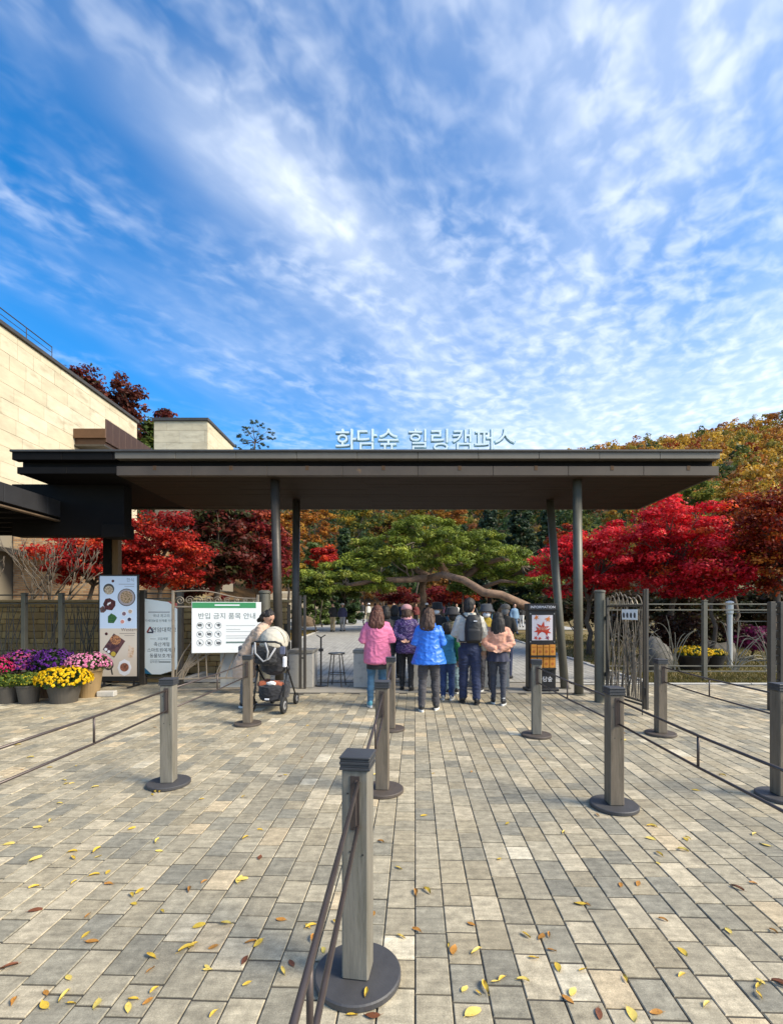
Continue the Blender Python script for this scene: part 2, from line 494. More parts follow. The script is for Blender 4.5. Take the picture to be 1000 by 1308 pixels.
def lawn_r():
    y = 10.15 + RND.random() ** 1.6 * 16; x = RND.uniform(5.45, 6 + y * 0.86); return (x, y)
def lawn_l():
    y = 13 + RND.random() * 16; return (RND.uniform(-14, -4.95), y)
tag(grass('lawn_grass', 42000, lawn_r, (0.20, 0.155, 0.045), (0.115, 0.115, 0.035), 0.075), 'short olive and straw coloured lawn behind the right fence', 'grass')
tag(grass('dry_grass', 16000, lawn_l, (0.36, 0.24, 0.06), (0.27, 0.19, 0.05), 0.07), 'golden dry lawn left of the path behind the roof', 'grass')

# ================================================================== ENTRANCE ROOF
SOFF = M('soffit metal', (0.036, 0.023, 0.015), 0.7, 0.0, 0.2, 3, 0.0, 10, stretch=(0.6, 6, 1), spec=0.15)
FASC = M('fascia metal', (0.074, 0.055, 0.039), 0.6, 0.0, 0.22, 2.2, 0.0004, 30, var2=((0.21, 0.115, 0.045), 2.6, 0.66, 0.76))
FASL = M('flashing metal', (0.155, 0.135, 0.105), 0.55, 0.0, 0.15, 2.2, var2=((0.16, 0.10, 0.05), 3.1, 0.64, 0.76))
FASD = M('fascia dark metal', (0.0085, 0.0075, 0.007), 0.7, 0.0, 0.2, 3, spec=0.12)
canopy = thing('entrance_canopy', 'wide flat dark metal entrance roof on slim round columns', 'canopy', (0, 9.9, 0))
def cpart(name, mb, mat, smooth=False, parent=None):
    shift(mb, 0, -9.9, 0); return part(name, mb, mat, parent or canopy, smooth)
mb = MB(); mb.box(-6.86, 5.70, 8.56, 11.26, 4.035, 4.40); cpart('roof_core', mb, FASD)
mb = MB(); mb.bbox(-6.95, 5.76, 8.37, 11.33, 4.402, 4.44, 0.004); mb2 = cpart('roof_sheet', mb, STEEL)
# soffit boards
nb = 14; d = (11.27 - 8.50) / nb
for r_ in range(nb):
    x = -5.12 + (0.64 if r_ % 2 else 0.0) - 0.64
    first = True
    while x < 5.69:
        x1 = min(x + 2.56, 5.69); xa = max(x, -5.10)
        if x1 - xa > 0.05:
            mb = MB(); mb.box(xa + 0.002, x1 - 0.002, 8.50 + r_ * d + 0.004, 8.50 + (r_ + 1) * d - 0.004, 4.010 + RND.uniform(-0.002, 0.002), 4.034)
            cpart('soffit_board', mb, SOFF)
        x = x1 if x1 < 5.69 else 99
# fascia pieces along the front, ends
def run(x0, x1, step, y0, y1, z0, z1, mat, nm):
    x = x0
    while x < x1 - 0.01:
        xe = min(x + step, x1); mb = MB(); j = RND.uniform(-0.002, 0.002)
        mb.bbox(x + 0.003, xe - 0.003, y0 + j, y1 + j, z0, z1, 0.004); cpart(nm, mb, mat); x = xe
run(-5.09, 5.75, 1.355, 8.45, 8.555, 3.998, 4.165, FASC, 'fascia_panel')
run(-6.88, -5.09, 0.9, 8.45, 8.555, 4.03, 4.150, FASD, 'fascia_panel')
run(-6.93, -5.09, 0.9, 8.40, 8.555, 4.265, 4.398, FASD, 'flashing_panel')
run(-5.09, 5.74, 1.084, 8.40, 8.555, 4.285, 4.398, FASL, 'flashing_panel')
run(-6.9, 5.75, 1.58, 11.265, 11.32, 4.0, 4.398, FASC, 'rear_fascia_panel')
for (z0, z1, m_) in ((3.998, 4.165, FASC), (4.285, 4.398, FASL)):
    for k in range(2):
        mb = MB(); mb.bbox(5.703, 5.75, 8.56 + k * 1.35, 9.905 + k * 1.35, z0, z1, 0.004); cpart('end_panel', mb, m_)
# small drip clips with rust on the front edge
for x in np.linspace(-4.4, 5.2, 8):
    mb = MB(); mb.box(x - 0.03, x + 0.03, 8.446, 8.46, 4.09, 4.17); cpart('clip', mb, M('rusty clip', (0.10, 0.055, 0.025), 0.8, 0.2, 0.3, 30))
# columns
def column(xb, yb, xt, yt, r=0.083, mat=STEELG):
    mb = MB(); mb.tube([(xb, yb, -0.01), (xt, yt, 4.02)], r, 20); cpart('column', mb, mat, True)
    mb = MB(); mb.lathe([(r + 0.035, 0.0), (r + 0.035, 0.012), (r + 0.005, 0.016)], (xb, yb, 0.002), 20); cpart('column_foot', mb, mat)
column(3.33, 8.72, 3.33, 8.80); column(3.32, 9.42, 3.33, 10.40)
column(-2.33, 9.15, -2.33, 8.80, 0.083, STEEL); column(-2.27, 10.20, -2.27, 10.38, 0.083, STEEL)
# dark closed bulkhead at the left end, its post
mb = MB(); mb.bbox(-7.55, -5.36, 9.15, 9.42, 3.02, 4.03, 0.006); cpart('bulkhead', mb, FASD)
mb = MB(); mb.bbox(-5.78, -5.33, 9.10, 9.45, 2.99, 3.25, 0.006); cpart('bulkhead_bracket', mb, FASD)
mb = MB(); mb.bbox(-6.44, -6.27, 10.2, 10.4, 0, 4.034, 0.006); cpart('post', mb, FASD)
mb = MB(); mb.bbox(-6.268, -6.13, 10.24, 10.38, 0, 4.034, 0.006); cpart('post_trim', mb, M('brown timber', (0.16, 0.09, 0.035), 0.7, 0, 0.25, 14, stretch=(8, 8, 0.6)))

# walkway roof at far left
wr = thing('walkway_roof', 'low dark walkway roof joining the entrance roof beside the stone building', 'roof', (-9.8, 7, 0))
def wpart(n_, mb, m_): shift(mb, 9.8, -7, 0); return part(n_, mb, m_, wr)
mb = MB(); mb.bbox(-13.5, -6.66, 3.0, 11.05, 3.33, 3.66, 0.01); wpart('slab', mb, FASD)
for k in range(8):
    mb = MB(); mb.bbox(-6.655, -6.60, 3.0 + k * 0.97, 3.96 + k * 0.97, 3.38, 3.70, 0.004); wpart('fascia_panel', mb, M('slate metal', (0.03, 0.03, 0.033), 0.5, 0.0, 0.15, 4, spec=0.2))
mb = MB(); mb.bbox(-6.70, -6.60, 3.0, 10.75, 3.30, 3.328, 0.004); wpart('edge_trim', mb, M('trim brown', (0.16, 0.11, 0.07), 0.5, 0.2, 0.2, 6))
for k in range(16):
    mb = MB(); mb.box(-13.4, -6.72, 3.2 + k * 0.49, 3.2 + k * 0.49 + 0.07, 3.27, 3.328); wpart('soffit_batten', mb, FASD)
for x in (-12.9, -9.6):
    mb = MB(); mb.bbox(x, x + 0.16, 10.7, 10.86, 0, 3.33, 0.006); wpart('post', mb, FASD)

# roof sign: eight raised letters
LET = M('letter pale blue metal', (0.74, 0.87, 0.93), 0.35, 0.0, 0.03, 5)
sg = thing('roof_sign', 'pale blue raised lettering standing on the entrance roof edge', 'sign', (0.0, 8.62, 4.44))
mb = MB(); mb.bbox(-1.20, 2.16, -0.03, 0.03, 0.0, 0.035, 0.004); part('base_rail', mb, LET, sg)
word = '화담숲 힐링캠퍼스'
xpos = [-0.98, -0.59, -0.20, 0.34, 0.74, 1.15, 1.55, 1.94]
LED = M('letter edge blue', (0.20, 0.40, 0.48), 0.5, 0.0)
for ch, xx in zip(word.replace(' ', ''), xpos):
    mb = text_mb(ch, 0.43, 0.05)
    zmin = min(p[2] for p in mb.v); zmax = max(p[2] for p in mb.v)
    xc = (min(p[0] for p in mb.v) + max(p[0] for p in mb.v)) / 2
    k = 0.40 / (zmax - zmin)
    mb.v = [((p[0] - xc) * min(k, 1.15) + xx, p[1], (p[2] - zmin) * k + 0.055) for p in mb.v]
    L = part('letter', mb, LET, sg)
    b2 = text_mb(ch, 0.43, 0.02, offset=0.012)
    b2.v = [((p[0] - xc) * min(k, 1.15) + xx, p[1] + 0.036, (p[2] - zmin) * k + 0.055) for p in b2.v]
    part('letter_rim', b2, LED, L)
    for dx_ in (-0.105, 0.105):
        mb = MB(); mb.box(xx + dx_ - 0.005, xx + dx_ + 0.005, -0.005, 0.005, 0.03, 0.1); part('bracket', mb, LED, L)

# ================================================================== STONE BUILDING
STONE = [M('limestone %d' % k, c, 0.85, 0, 0.16, 1.3, 0.003, 30, stretch=(1, 1, 2.5), var2=((0.42, 0.36, 0.25), 0.9, 0.52, 0.72)) for k, c in enumerate(
    [(0.56, 0.49, 0.345), (0.58, 0.51, 0.365), (0.54, 0.47, 0.33), (0.60, 0.535, 0.39)])]
BROWN = M('brown standing seam', (0.075, 0.040, 0.026), 0.45, 0.3, 0.15, 4)
bld = thing('stone_building', 'cream limestone clad building with brown metal bay and roof handrail', 'building', (-20, 22, 0))
def bpart(n_, mb, m_, parent=None): shift(mb, 20, -22, 0); return part(n_, mb, m_, parent or bld)
core = M('wall backing', (0.22, 0.19, 0.14), 0.9)
mb = MB(); mb.box(-30, -14.03, 12, 25.0, 0, 11.6); bpart('wall_core', mb, core)
r_ = 0; z = 4.6
while z < 11.55:
    y = 14.2 + (0.55 if r_ % 2 else 0) - RND.uniform(0, 0.3)
    while y < 25.05:
        L = RND.choice([0.75, 1.1, 1.1, 1.45]); y1 = min(y + L, 25.06)
        if y1 - y > 0.15:
            mb = MB(); mb.box(-14.025, -13.99 + RND.uniform(-0.003, 0.003), y + 0.006, y1 - 0.006, z + 0.006, min(z + 0.56, 11.6) - 0.006)
            bpart('stone_panel', mb, RND.choice(STONE))
        y = y1
    z += 0.56; r_ += 1
mb = MB(); mb.bbox(-30, -13.90, 11.9, 25.15, 11.61, 11.76, 0.01); bpart('coping', mb, STEEL)
hr = MB(); hr.tube([(-14.05, 12, 12.25), (-14.05, 19.0, 12.25)], 0.02, 6); hr.tube([(-14.05, 12, 12.03), (-14.05, 19.0, 12.03)], 0.012, 6)
rail = bpart('handrail', hr, STEEL)
for y in np.arange(12.5, 19.2, 1.3):
    mb = MB(); mb.tube([(-14.05, y, 11.7), (-14.05, y, 12.27)], 0.015, 6); bpart('baluster', mb, STEEL)
# brown projecting bay
mb = MB(); mb.box(-13.98, -12.66, 20.25, 24.4, 8.75, 9.38); bay = bpart('bay', mb, BROWN)
for k in range(9):
    mb = MB(); y0 = 20.2 + k * 0.47; mb.bbox(-12.655, -12.60, y0 + 0.005, y0 + 0.465, 8.85, 9.83, 0.006); bpart('bay_panel', mb, BROWN, None)
mb = MB(); mb.bbox(-13.98, -12.60, 20.14, 20.195, 9.0, 9.40, 0.006); bpart('bay_front', mb, M('brown front', (0.12, 0.062, 0.032), 0.45, 0.2, 0.15, 4))
mb = MB(); mb.bbox(-13.98, -12.66, 20.2, 24.4, 8.66, 8.745, 0.006); bpart('bay_underside', mb, STEEL)

blk = thing('stair_tower', 'small flat-topped limestone tower block behind the brown metal bay', 'building', (-14, 32.4, 0))
def tpart(n_, mb, m_): shift(mb, 14, -32.4, 0); return part(n_, mb, m_, blk)
mb = MB(); mb.box(-15.62, -12.28, 30.03, 34.7, 3, 13.7); tpart('wall_core', mb, core)
z = 9.2; r_ = 0
while z < 13.6:
    x = -15.66 - (0.8 if r_ % 2 else 0)
    while x < -12.3:
        x1 = min(x + 1.62, -12.25); xa = max(x, -15.66)
        if x1 - xa > 0.1:
            mb = MB(); mb.box(xa + 0.006, x1 - 0.006, 29.99, 30.03, z + 0.006, min(z + 0.78, 13.7) - 0.006); tpart('stone_panel', mb, RND.choice(STONE))
        x = x + 1.62
    y = 30.0 - (0.8 if r_ % 2 else 0)
    while y < 34.7:
        ya = max(y, 30.035); y1 = min(y + 1.62, 34.7)
        if y1 - ya > 0.1:
            mb = MB(); mb.box(-12.28, -12.24, ya + 0.006, y1 - 0.006, z + 0.006, min(z + 0.78, 13.7) - 0.006); tpart('stone_panel', mb, RND.choice(STONE))
        y += 1.62
    z += 0.78; r_ += 1
mb = MB(); mb.bbox(-15.75, -12.15, 29.9, 34.8, 13.71, 13.9, 0.01); tpart('coping', mb, STEEL)

# brick annex seen under the walkway roof
def brick_mat():
    m = bpy.data.materials.new('tan brick'); m.use_nodes = True; nt = m.node_tree; nt.nodes.clear(); g = NT(nt)
    co = g.n('ShaderNodeTexCoord').outputs['Object']
    mp_ = g.n('ShaderNodeMapping', {'Vector': co, 'Rotation': (rad(90), 0, 0)}).outputs[0]
    br = g.n('ShaderNodeTexBrick', {'Vector': mp_, 'Color1': (0.62, 0.40, 0.20, 1), 'Color2': (0.36, 0.19, 0.09, 1), 'Mortar': (0.40, 0.32, 0.22, 1),
                                    'Scale': 1.0, 'Mortar Size': 0.012, 'Brick Width': 0.26, 'Row Height': 0.085, 'Bias': 0.1})
    b = g.n('ShaderNodeBsdfPrincipled', {'Base Color': br.outputs[0], 'Roughness': 0.85})
    bn = g.n('ShaderNodeBump', {'Height': br.outputs['Fac'], 'Strength': 1, 'Distance': 0.01}, invert=True)
    nt.links.new(bn.outputs[0], b.inputs['Normal'])
    g.n('ShaderNodeOutputMaterial', {'Surface': b.outputs[0]}); return m
anx = thing('brick_annex', 'tan brick annex wall behind the bare tree, with a sloping dark roof edge', 'building', (-12.5, 18.5, 0))
BRICK = brick_mat()
def apart(n_, mb, m_): shift(mb, 12.5, -18.5, 0); return part(n_, mb, m_, anx)
mb = MB(); mb.box(-13.97, -9.7, 17, 21, 0, 4.5); apart('wall', mb, BRICK)
mb = MB(); mb.prism([(-14.3, 3.75), (-14.3, 3.9), (-11.4, 3.30), (-11.4, 3.16)], lambda a, b: (a, 16.2, b), lambda a, b: (a, 16.96, b)); apart('roof_edge', mb, STEEL)

# dark rough-stone garden wall behind the left fence
RUB = [M('rubble %d' % k, c, 0.9, 0, 0.2, 5, 0.006, 25) for k, c in enumerate([(0.42, 0.265, 0.105), (0.34, 0.215, 0.09), (0.47, 0.31, 0.13), (0.36, 0.25, 0.12)])]
gw = thing('garden_wall', 'long brown coursed stone wall standing behind the left fence', 'wall', (-8, 11.9, 0))
mb = MB(); mb.box(-6, 5.2, -0.16, 0.2, -0.05, 1.72); part('wall_core', mb, M('mortar dark', (0.07, 0.055, 0.035), 0.95), gw)
z = 0.0; k = 0
while z < 1.7:
    hgt = RND.choice([0.12, 0.15, 0.18]); x = -6 - RND.uniform(0, 0.3)
    while x < 5.2:
        L = RND.uniform(0.45, 0.85); j = RND.uniform(-0.02, 0.015)
        mb = MB(); mb.bbox(max(x, -6) + 0.006, min(x + L, 5.2) - 0.006, -0.20 + j, -0.10, z + 0.005, z + hgt - 0.005, 0.015)
        if min(x + L, 5.2) - max(x, -6) > 0.1: part('stone', mb, RND.choice(RUB), gw)
        x += L
    z += hgt
mb = MB(); mb.bbox(-6.1, 5.3, -0.25, 0.25, z + 0.003, z + 0.07, 0.015); part('coping', mb, RUB[3], gw)

# ================================================================== QUEUE POSTS AND RAILS
WOOD = M('weathered grey timber', (0.190, 0.172, 0.138), 0.8, 0, 0.30, 5, 0.0012, 26, stretch=(9, 9, 0.7), var2=((0.115, 0.105, 0.075), 2.2, 0.50, 0.72))
WOODB = M('weathered brown timber', (0.155, 0.124, 0.090), 0.8, 0, 0.30, 5, 0.0012, 26, stretch=(9, 9, 0.7), var2=((0.085, 0.070, 0.048), 2.2, 0.5, 0.72))
PLATE = M('charcoal base plate', (0.062, 0.060, 0.062), 0.55, 0.1, 0.18, 14, 0.0006, 120)
PLATEB = M('brown base plate', (0.085, 0.068, 0.056), 0.55, 0.1, 0.18, 14, 0.0006, 120)


def post(loc, label, wood=WOOD, plate=PLATE, rz=0.0, faces=(-1,), hw=0.056):
    t = thing('queue_post', label, 'post', loc, rz, 'wooden queue posts on round metal bases')
    mb = MB(); mb.lathe([(0.178, 0.001), (0.182, 0.006), (0.182, 0.026), (0.176, 0.031)], (0, 0, 0), 48); part('base_plate', mb, plate, t)
    # shaft made of a ring so that corners are softly rounded
    mb = MB(); mb.bbox(-hw, hw, -hw, hw, 0.031, 0.895, 0.006); part('shaft', mb, wood, t)
    cap = MB(); cw = hw + 0.008
    for k in range(4):
        z0 = 0.896 + k * 0.0115; cap.bbox(-cw + (0.003 if k % 2 else 0), cw - (0.003 if k % 2 else 0), -cw + (0.003 if k % 2 else 0), cw - (0.003 if k % 2 else 0), z0, z0 + 0.011, 0.0015)
    cap.bbox(-cw - 0.001, cw + 0.001, -cw - 0.001, cw + 0.001, 0.942, 0.952, 0.003)
    # one solid core ties the ribs together
    cap.box(-hw + 0.004, hw - 0.004, -hw + 0.004, hw - 0.004, 0.894, 0.948); part('cap', cap, DARKP, t)
    for s_ in faces:
        mb = MB(); y = s_ * hw
        mb.box(-0.019, 0.019, min(y + s_ * 0.003, y - s_ * 0.01), max(y + s_ * 0.003, y - s_ * 0.01), 0.650, 0.872); sp = part('slot_plate', mb, RODM, t)
        mb = MB(); mb.tube([(0.008, y + s_ * 0.004, 0.855), (0.008, y + s_ * 0.022, 0.850), (0.008, y + s_ * 0.022, 0.675), (0.008, y + s_ * 0.004, 0.668)], 0.0055, 6); part('hook', mb, RODM, t)
    for (bx_, bz) in ((-0.03, 0.8), (0.033, 0.55), (-0.02, 0.56)):
        mb = MB(); mb.tube([(bx_, -hw - 0.002, bz), (bx_, -hw + 0.01, bz)], 0.004, 6); part('screw', mb, BLACK, t)
    return t


PO = {}
def add_post(k, x, y, label, **kw):
    PO[k] = (x, y); post((x, y, 0.0), label, **kw)


both = (-1, 1)
add_post('m1', -0.175, 1.985, 'grey wooden queue post with black ribbed cap, yellow leaf lying on its base', faces=both, rz=rad(-8))
add_post('m2', -0.145, 4.04, 'brown-grey queue post midway along the middle row, heading the rail pair', wood=WOODB, plate=PLATEB, faces=both, rz=rad(-4))
add_post('m3', -0.11, 6.14, 'wooden queue post ending the middle row beside the woman in pink', wood=WOODB, plate=PLATEB, rz=rad(-3))
add_post('l1', -2.06, 4.20, 'pale grey queue post in the row nearest the flower pots, between two rails', faces=both, rz=rad(4))
add_post('l2', -2.07, 6.42, 'brown queue post standing in front of the stroller', wood=WOODB, plate=PLATEB, rz=rad(2))
add_post('r1', 1.70, 3.72, 'brown-grey queue post in the row leading to the brochure stand, with leaves at its base', wood=WOODB, plate=PLATE, faces=both)
add_post('r2', 1.70, 5.83, 'pale queue post in front of the brochure stand', plate=PLATEB, rz=rad(-8))
add_post('g2', 3.28, 5.90, 'brown queue post beside the free end of the open gate leaf', wood=WOODB, plate=PLATEB)
add_post('g1', 3.17, 3.90, 'dark queue post in the outermost row, in front of the right fence', wood=WOODB, plate=PLATE, faces=both)
PO['m0'] = (-0.20, -0.1); PO['l0'] = (-2.05, 2.1); PO['r0'] = (1.68, 1.62); PO['g0'] = (3.1, 1.85)


def rails(a, b, label):
    (xa, ya), (xb, yb) = PO[a], PO[b]
    dx, dy = xb - xa, yb - ya; L = math.hypot(dx, dy); ux, uy = dx / L, dy / L
    pa = (xa + ux * 0.078, ya + uy * 0.078); pb = (xb - ux * 0.078, yb - uy * 0.078)
    t = thing('queue_rail', label, 'rail', ((xa + xb) / 2, (ya + yb) / 2, 0), 0, 'double rods linking the queue posts')
    cx, cy = (xa + xb) / 2, (ya + yb) / 2
    A = (pa[0] - cx + 0.008, pa[1] - cy); B = (pb[0] - cx + 0.008, pb[1] - cy)
    for (za, zm, nm) in ((0.852, 0.842, 'upper_rod'), (0.672, 0.662, 'lower_rod')):
        mb = MB(); mb.tube([(A[0], A[1], za), (A[0] * 0.5 + B[0] * 0.5, A[1] * 0.5 + B[1] * 0.5, zm), (B[0], B[1], za)], 0.0085, 8); part(nm, mb, RODM, t, True)
    mx, my = (A[0] + B[0]) / 2, (A[1] + B[1]) / 2
    mb = MB(); mb.tube([(mx, my, 0.842), (mx, my, 0.662)], 0.0075, 8); part('spacer', mb, RODM, t, True)
rails('m0', 'm1', 'rod pair running from the leaf-topped base post out past the picture edge')
rails('m1', 'm2', 'rod pair joining the leaf-topped base post to the next middle post')
rails('m2', 'm3', 'rod pair ending at the middle post beside the woman in pink')
rails('l0', 'l1', 'rod pair in front of the flower pots, running to the pale grey post')
rails('l1', 'l2', 'rod pair between pale grey post and the post before the stroller')
rails('r0', 'r1', 'rod pair crossing the paving below the open gate, from the brown-grey post')
rails('r1', 'r2', 'rod pair ending at the post in front of the brochure stand')
rails('g1', 'g2', 'rod pair ending at the post beside the open gate leaf')
rails('g0', 'g1', 'rod pair leaving the dark outermost post towards the picture edge')

# ================================================================== IRON BRANCH-WORK
def reed(x0, lean, h, w_, curl, seed, r=0.0065):
    rr = random.Random(seed); pts = []; x = x0; n = 9
    for i in range(n):
        t = i / (n - 1)
        pts.append((x0 + lean * t + curl * t * t + 0.018 * math.sin(3.0 * t + seed), 0.012 * math.sin(5 * t + seed * 1.7), h * t))
    return [(min(max(p[0], 0.02), w_ - 0.02), p[1], p[2]) for p in pts], r


def arc(x0, z0, x1, z1, bulge):
    pts = []
    for i in range(9):
        t = i / 8; pts.append((x0 + (x1 - x0) * t, 0.006 * math.sin(t * 9), z0 + (z1 - z0) * t + bulge * math.sin(math.pi * t)))
    return pts


# open gate leaf on the right
gpost = thing('gate_post', 'thick round steel gate post carrying the open branch-work gate leaf', 'gate post', (3.42, 8.02, 0))
mb = MB(); mb.lathe([(0.085, 0), (0.085, 1.86), (0.075, 1.875)], (0, 0, 0), 20); part('shaft', mb, STEELG, gpost, False)
mb = MB(); mb.lathe([(0.095, 1.872), (0.095, 1.90), (0.06, 1.915)], (0, 0, 0), 20); part('cap', mb, STEELG, gpost)
for z in (0.45, 1.4):
    mb = MB(); mb.box(0.07, 0.15, -0.09, -0.03, z, z + 0.07); part('hinge', mb, STEEL, gpost)

gang = math.atan2(6.92 - 7.95, 3.64 - 3.50)
gate = thing('open_gate', 'open wrought iron gate leaf of tangled reeds with small white notice', 'gate', (3.50, 7.93, 0), gang)
GWid = 1.05
for (x0, x1) in ((0.0, 0.035), (GWid - 0.09, GWid - 0.055), (GWid - 0.03, GWid)):
    mb = MB(); mb.bbox(x0, x1, -0.02, 0.02, 0.10, 1.78 if x0 < 0.5 else 1.88, 0.004); part('stile', mb, STEEL, gate)
for z in (0.14, 0.19, 1.62):
    mb = MB(); mb.bbox(0.036, GWid - 0.091, -0.014, 0.014, z, z + 0.028, 0.003); part('rail', mb, STEEL, gate)
mb = MB(); mb.bbox(GWid - 0.085, GWid - 0.035, -0.028, 0.028, 0.30, 0.42, 0.004); part('bolt_housing', mb, STEEL, gate)
mb = MB(); mb.tube([(GWid - 0.12, 0, 0.0), (GWid - 0.12, 0, 0.5)], 0.008, 6); part('drop_bolt', mb, STEEL, gate)
rg = random.Random(5)
for k in range(34):
    x0 = rg.uniform(0.04, GWid - 0.14); h = rg.uniform(1.35, 1.72)
    pts, r_ = reed(x0, rg.uniform(-0.12, 0.2), h - 0.2, GWid - 0.12, rg.uniform(-0.25, 0.3), k)
    mb = MB(); mb.tube([(p[0], p[1], p[2] + 0.2) for p in pts], [0.009] * 5 + [0.008, 0.007, 0.006, 0.004], 5); part('reed_bar', mb, IRON if k % 3 else STEEL, gate)
for k in range(14):
    x0 = rg.uniform(0.1, GWid - 0.3); z0 = rg.uniform(0.25, 0.9)
    mb = MB(); mb.tube(arc(x0, z0, min(x0 + rg.uniform(0.2, 0.5), GWid - 0.1), z0 + rg.uniform(0.1, 0.6), rg.uniform(0.05, 0.2)), 0.006, 5); part('reed_bar', mb, IRON, gate)
for k in range(7):
    x0 = 0.06 + k * 0.11
    mb = MB(); mb.tube(arc(x0, 1.64, x0 + 0.2, 1.66, 0.16 + 0.05 * math.sin(k)), 0.009, 5); part('crest_bar', mb, IRON, gate)
mb = MB(); mb.bbox(0.50, 0.88, -0.05, -0.042, 1.42, 1.58, 0.001); pl = part('notice_plate', mb, WHITEP, gate)
for k in range(4):
    mb = MB(); mb.ell((0.55 + k * 0.09, -0.052, 1.49), (0.028, 0.002, 0.042), 10, 6); mb.box(0.545 + k * 0.09, 0.575 + k * 0.09, -0.0535, -0.051, 1.45, 1.49); part('pictogram', mb, INK, pl)

# fence on the lawn at right: posts, rails, fan of reeds
def fence(name, label, loc, rz, posts, rails_, bars, mat_p, mat_b, ph, pw=0.045):
    t = thing(name, label, 'fence', loc, rz)
    for x in posts:
        mb = MB(); mb.bbox(x - pw, x + pw, -pw, pw, -0.03, ph, 0.005); p_ = part('post', mb, mat_p, t)
        mb = MB(); mb.bbox(x - pw - 0.008, x + pw + 0.008, -pw - 0.008, pw + 0.008, ph + 0.001, ph + 0.02, 0.004); part('post_cap', mb, mat_p, p_)
    for i in range(len(posts) - 1):
        for z in rails_:
            mb = MB(); mb.bbox(posts[i] + pw, posts[i + 1] - pw, -0.014, 0.014, z - 0.014, z + 0.014, 0.003); part('rail', mb, mat_b, t)
    for pts, r_ in bars:
        mb = MB(); mb.tube(pts, r_, 5); part('reed_bar', mb, mat_b, t)
    return t


rg = random.Random(21); bars = []
for sct in range(3):
    xa = 0.1 + sct * 2.15
    for k in range(26):
        c0 = xa + rg.uniform(0.55, 0.75) if k % 2 else xa + rg.uniform(1.3, 1.6)
        dx = rg.uniform(-0.85, 0.85); zt = rg.uniform(0.5, 1.55)
        x1 = min(max(c0 + dx, xa), xa + 1.95)
        bars.append((arc(c0, 0.22, x1, zt * (1 - 0.3 * abs(dx)), rg.uniform(0.1, 0.35)), [0.0085] * 5 + [0.008, 0.007, 0.006, 0.004]))
bars = [([(p[0], p[1], min(p[2], 1.60)) for p in b], r_) for b, r_ in bars]
fence('branch_fence', 'grey iron fence with fanned reed bars on the lawn before the crimson maples', (4.65, 10.55, 0.0), 0.0,
      [0.0, 2.2, 4.35, 6.6], [0.20, 0.32, 1.58, 1.71], bars, STEELG, STEELG, 1.78)
# tall dark gate post pair at the right border
t = thing('side_gate', 'dark steel gate with ladder-like bars beside the outermost queue post', 'gate', (5.82, 7.35, 0.0))
for x in (0.0, 0.155, 1.15):
    mb = MB(); mb.bbox(x - 0.04, x + 0.04, -0.04, 0.04, 0, 1.70, 0.005); part('post', mb, STEEL, t)
for k, z in enumerate(np.linspace(0.2, 1.62, 12)):
    mb = MB(); mb.bbox(0.041, 0.114, -0.012, 0.012, z, z + 0.022, 0.003); part('rung', mb, STEEL, t)
for z in (0.15, 1.55, 1.66):
    mb = MB(); mb.bbox(0.196, 1.109, -0.012, 0.012, z, z + 0.025, 0.003); part('rail', mb, STEEL, t)
for k in range(9):
    mb = MB(); mb.tube(arc(0.65, 0.2, 0.25 + k * 0.1, 1.2, 0.2), 0.008, 5); part('reed_bar', mb, IRON, t)
# far white lamp-post and railing on the right
t = thing('white_bollard', 'slim white-topped bollard standing behind the branch fence', 'bollard', (9.0, 12.8, 0.02))
mb = MB(); mb.lathe([(0.07, 0), (0.07, 1.45), (0.09, 1.47), (0.09, 1.70), (0.05, 1.76)], (0, 0, 0), 14); part('shaft', mb, M('galvanised', (0.55, 0.55, 0.53), 0.4, 0.5), t)
mb = MB(); mb.lathe([(0.1, 1.76), (0.1, 1.79), (0.02, 1.82)], (0, 0, 0), 14); part('cap', mb, WHITEP, t)
fence('rear_fence', 'second low iron fence behind the lawn, beyond the white-topped bollard', (9.3, 13.2, 0.02), rad(-4), [0.0, 2.3, 4.6],
      [0.15, 1.25, 1.5], [(arc(1.1 + 2.3 * (k % 2), 0.2, 0.3 + 2.3 * (k % 2) + 0.09 * k, 0.7 + 0.03 * k, 0.25), 0.009) for k in range(20)], STEELG, STEELG, 1.6)

# fence on the left
rg = random.Random(33); bars = []
for sct in range(3):
    for k in range(26):
        xa = -0.8 + sct * 1.65 + rg.random() * 1.4
        pts = []
        ln = rg.uniform(-0.35, 0.35)
        for i in range(9):
            tt = i / 8; pts.append((xa + ln * tt + 0.06 * math.sin(4 * tt + k), 0.01 * math.sin(k + 5 * tt), 0.25 + 1.45 * tt * rg.uniform(0.98, 1.0)))
        bars.append((pts, [0.0095] * 6 + [0.008, 0.006, 0.005]))
fence('iron_fence', 'dark iron fence with twig bars behind the flower pots', (-8.85, 10.15, 0), 0.0, [-0.9, 0.75, 1.55, 3.30], [0.22, 1.72, 1.90], bars, STEELG, STEEL, 1.93)
fence('banner_frame_fence', 'dark steel fence bay holding the university banner', (-5.42, 9.95, 0), 0.0, [0.0, 0.78], [0.14, 1.93, 1.82], [], STEEL, STEEL, 1.98, 0.055)

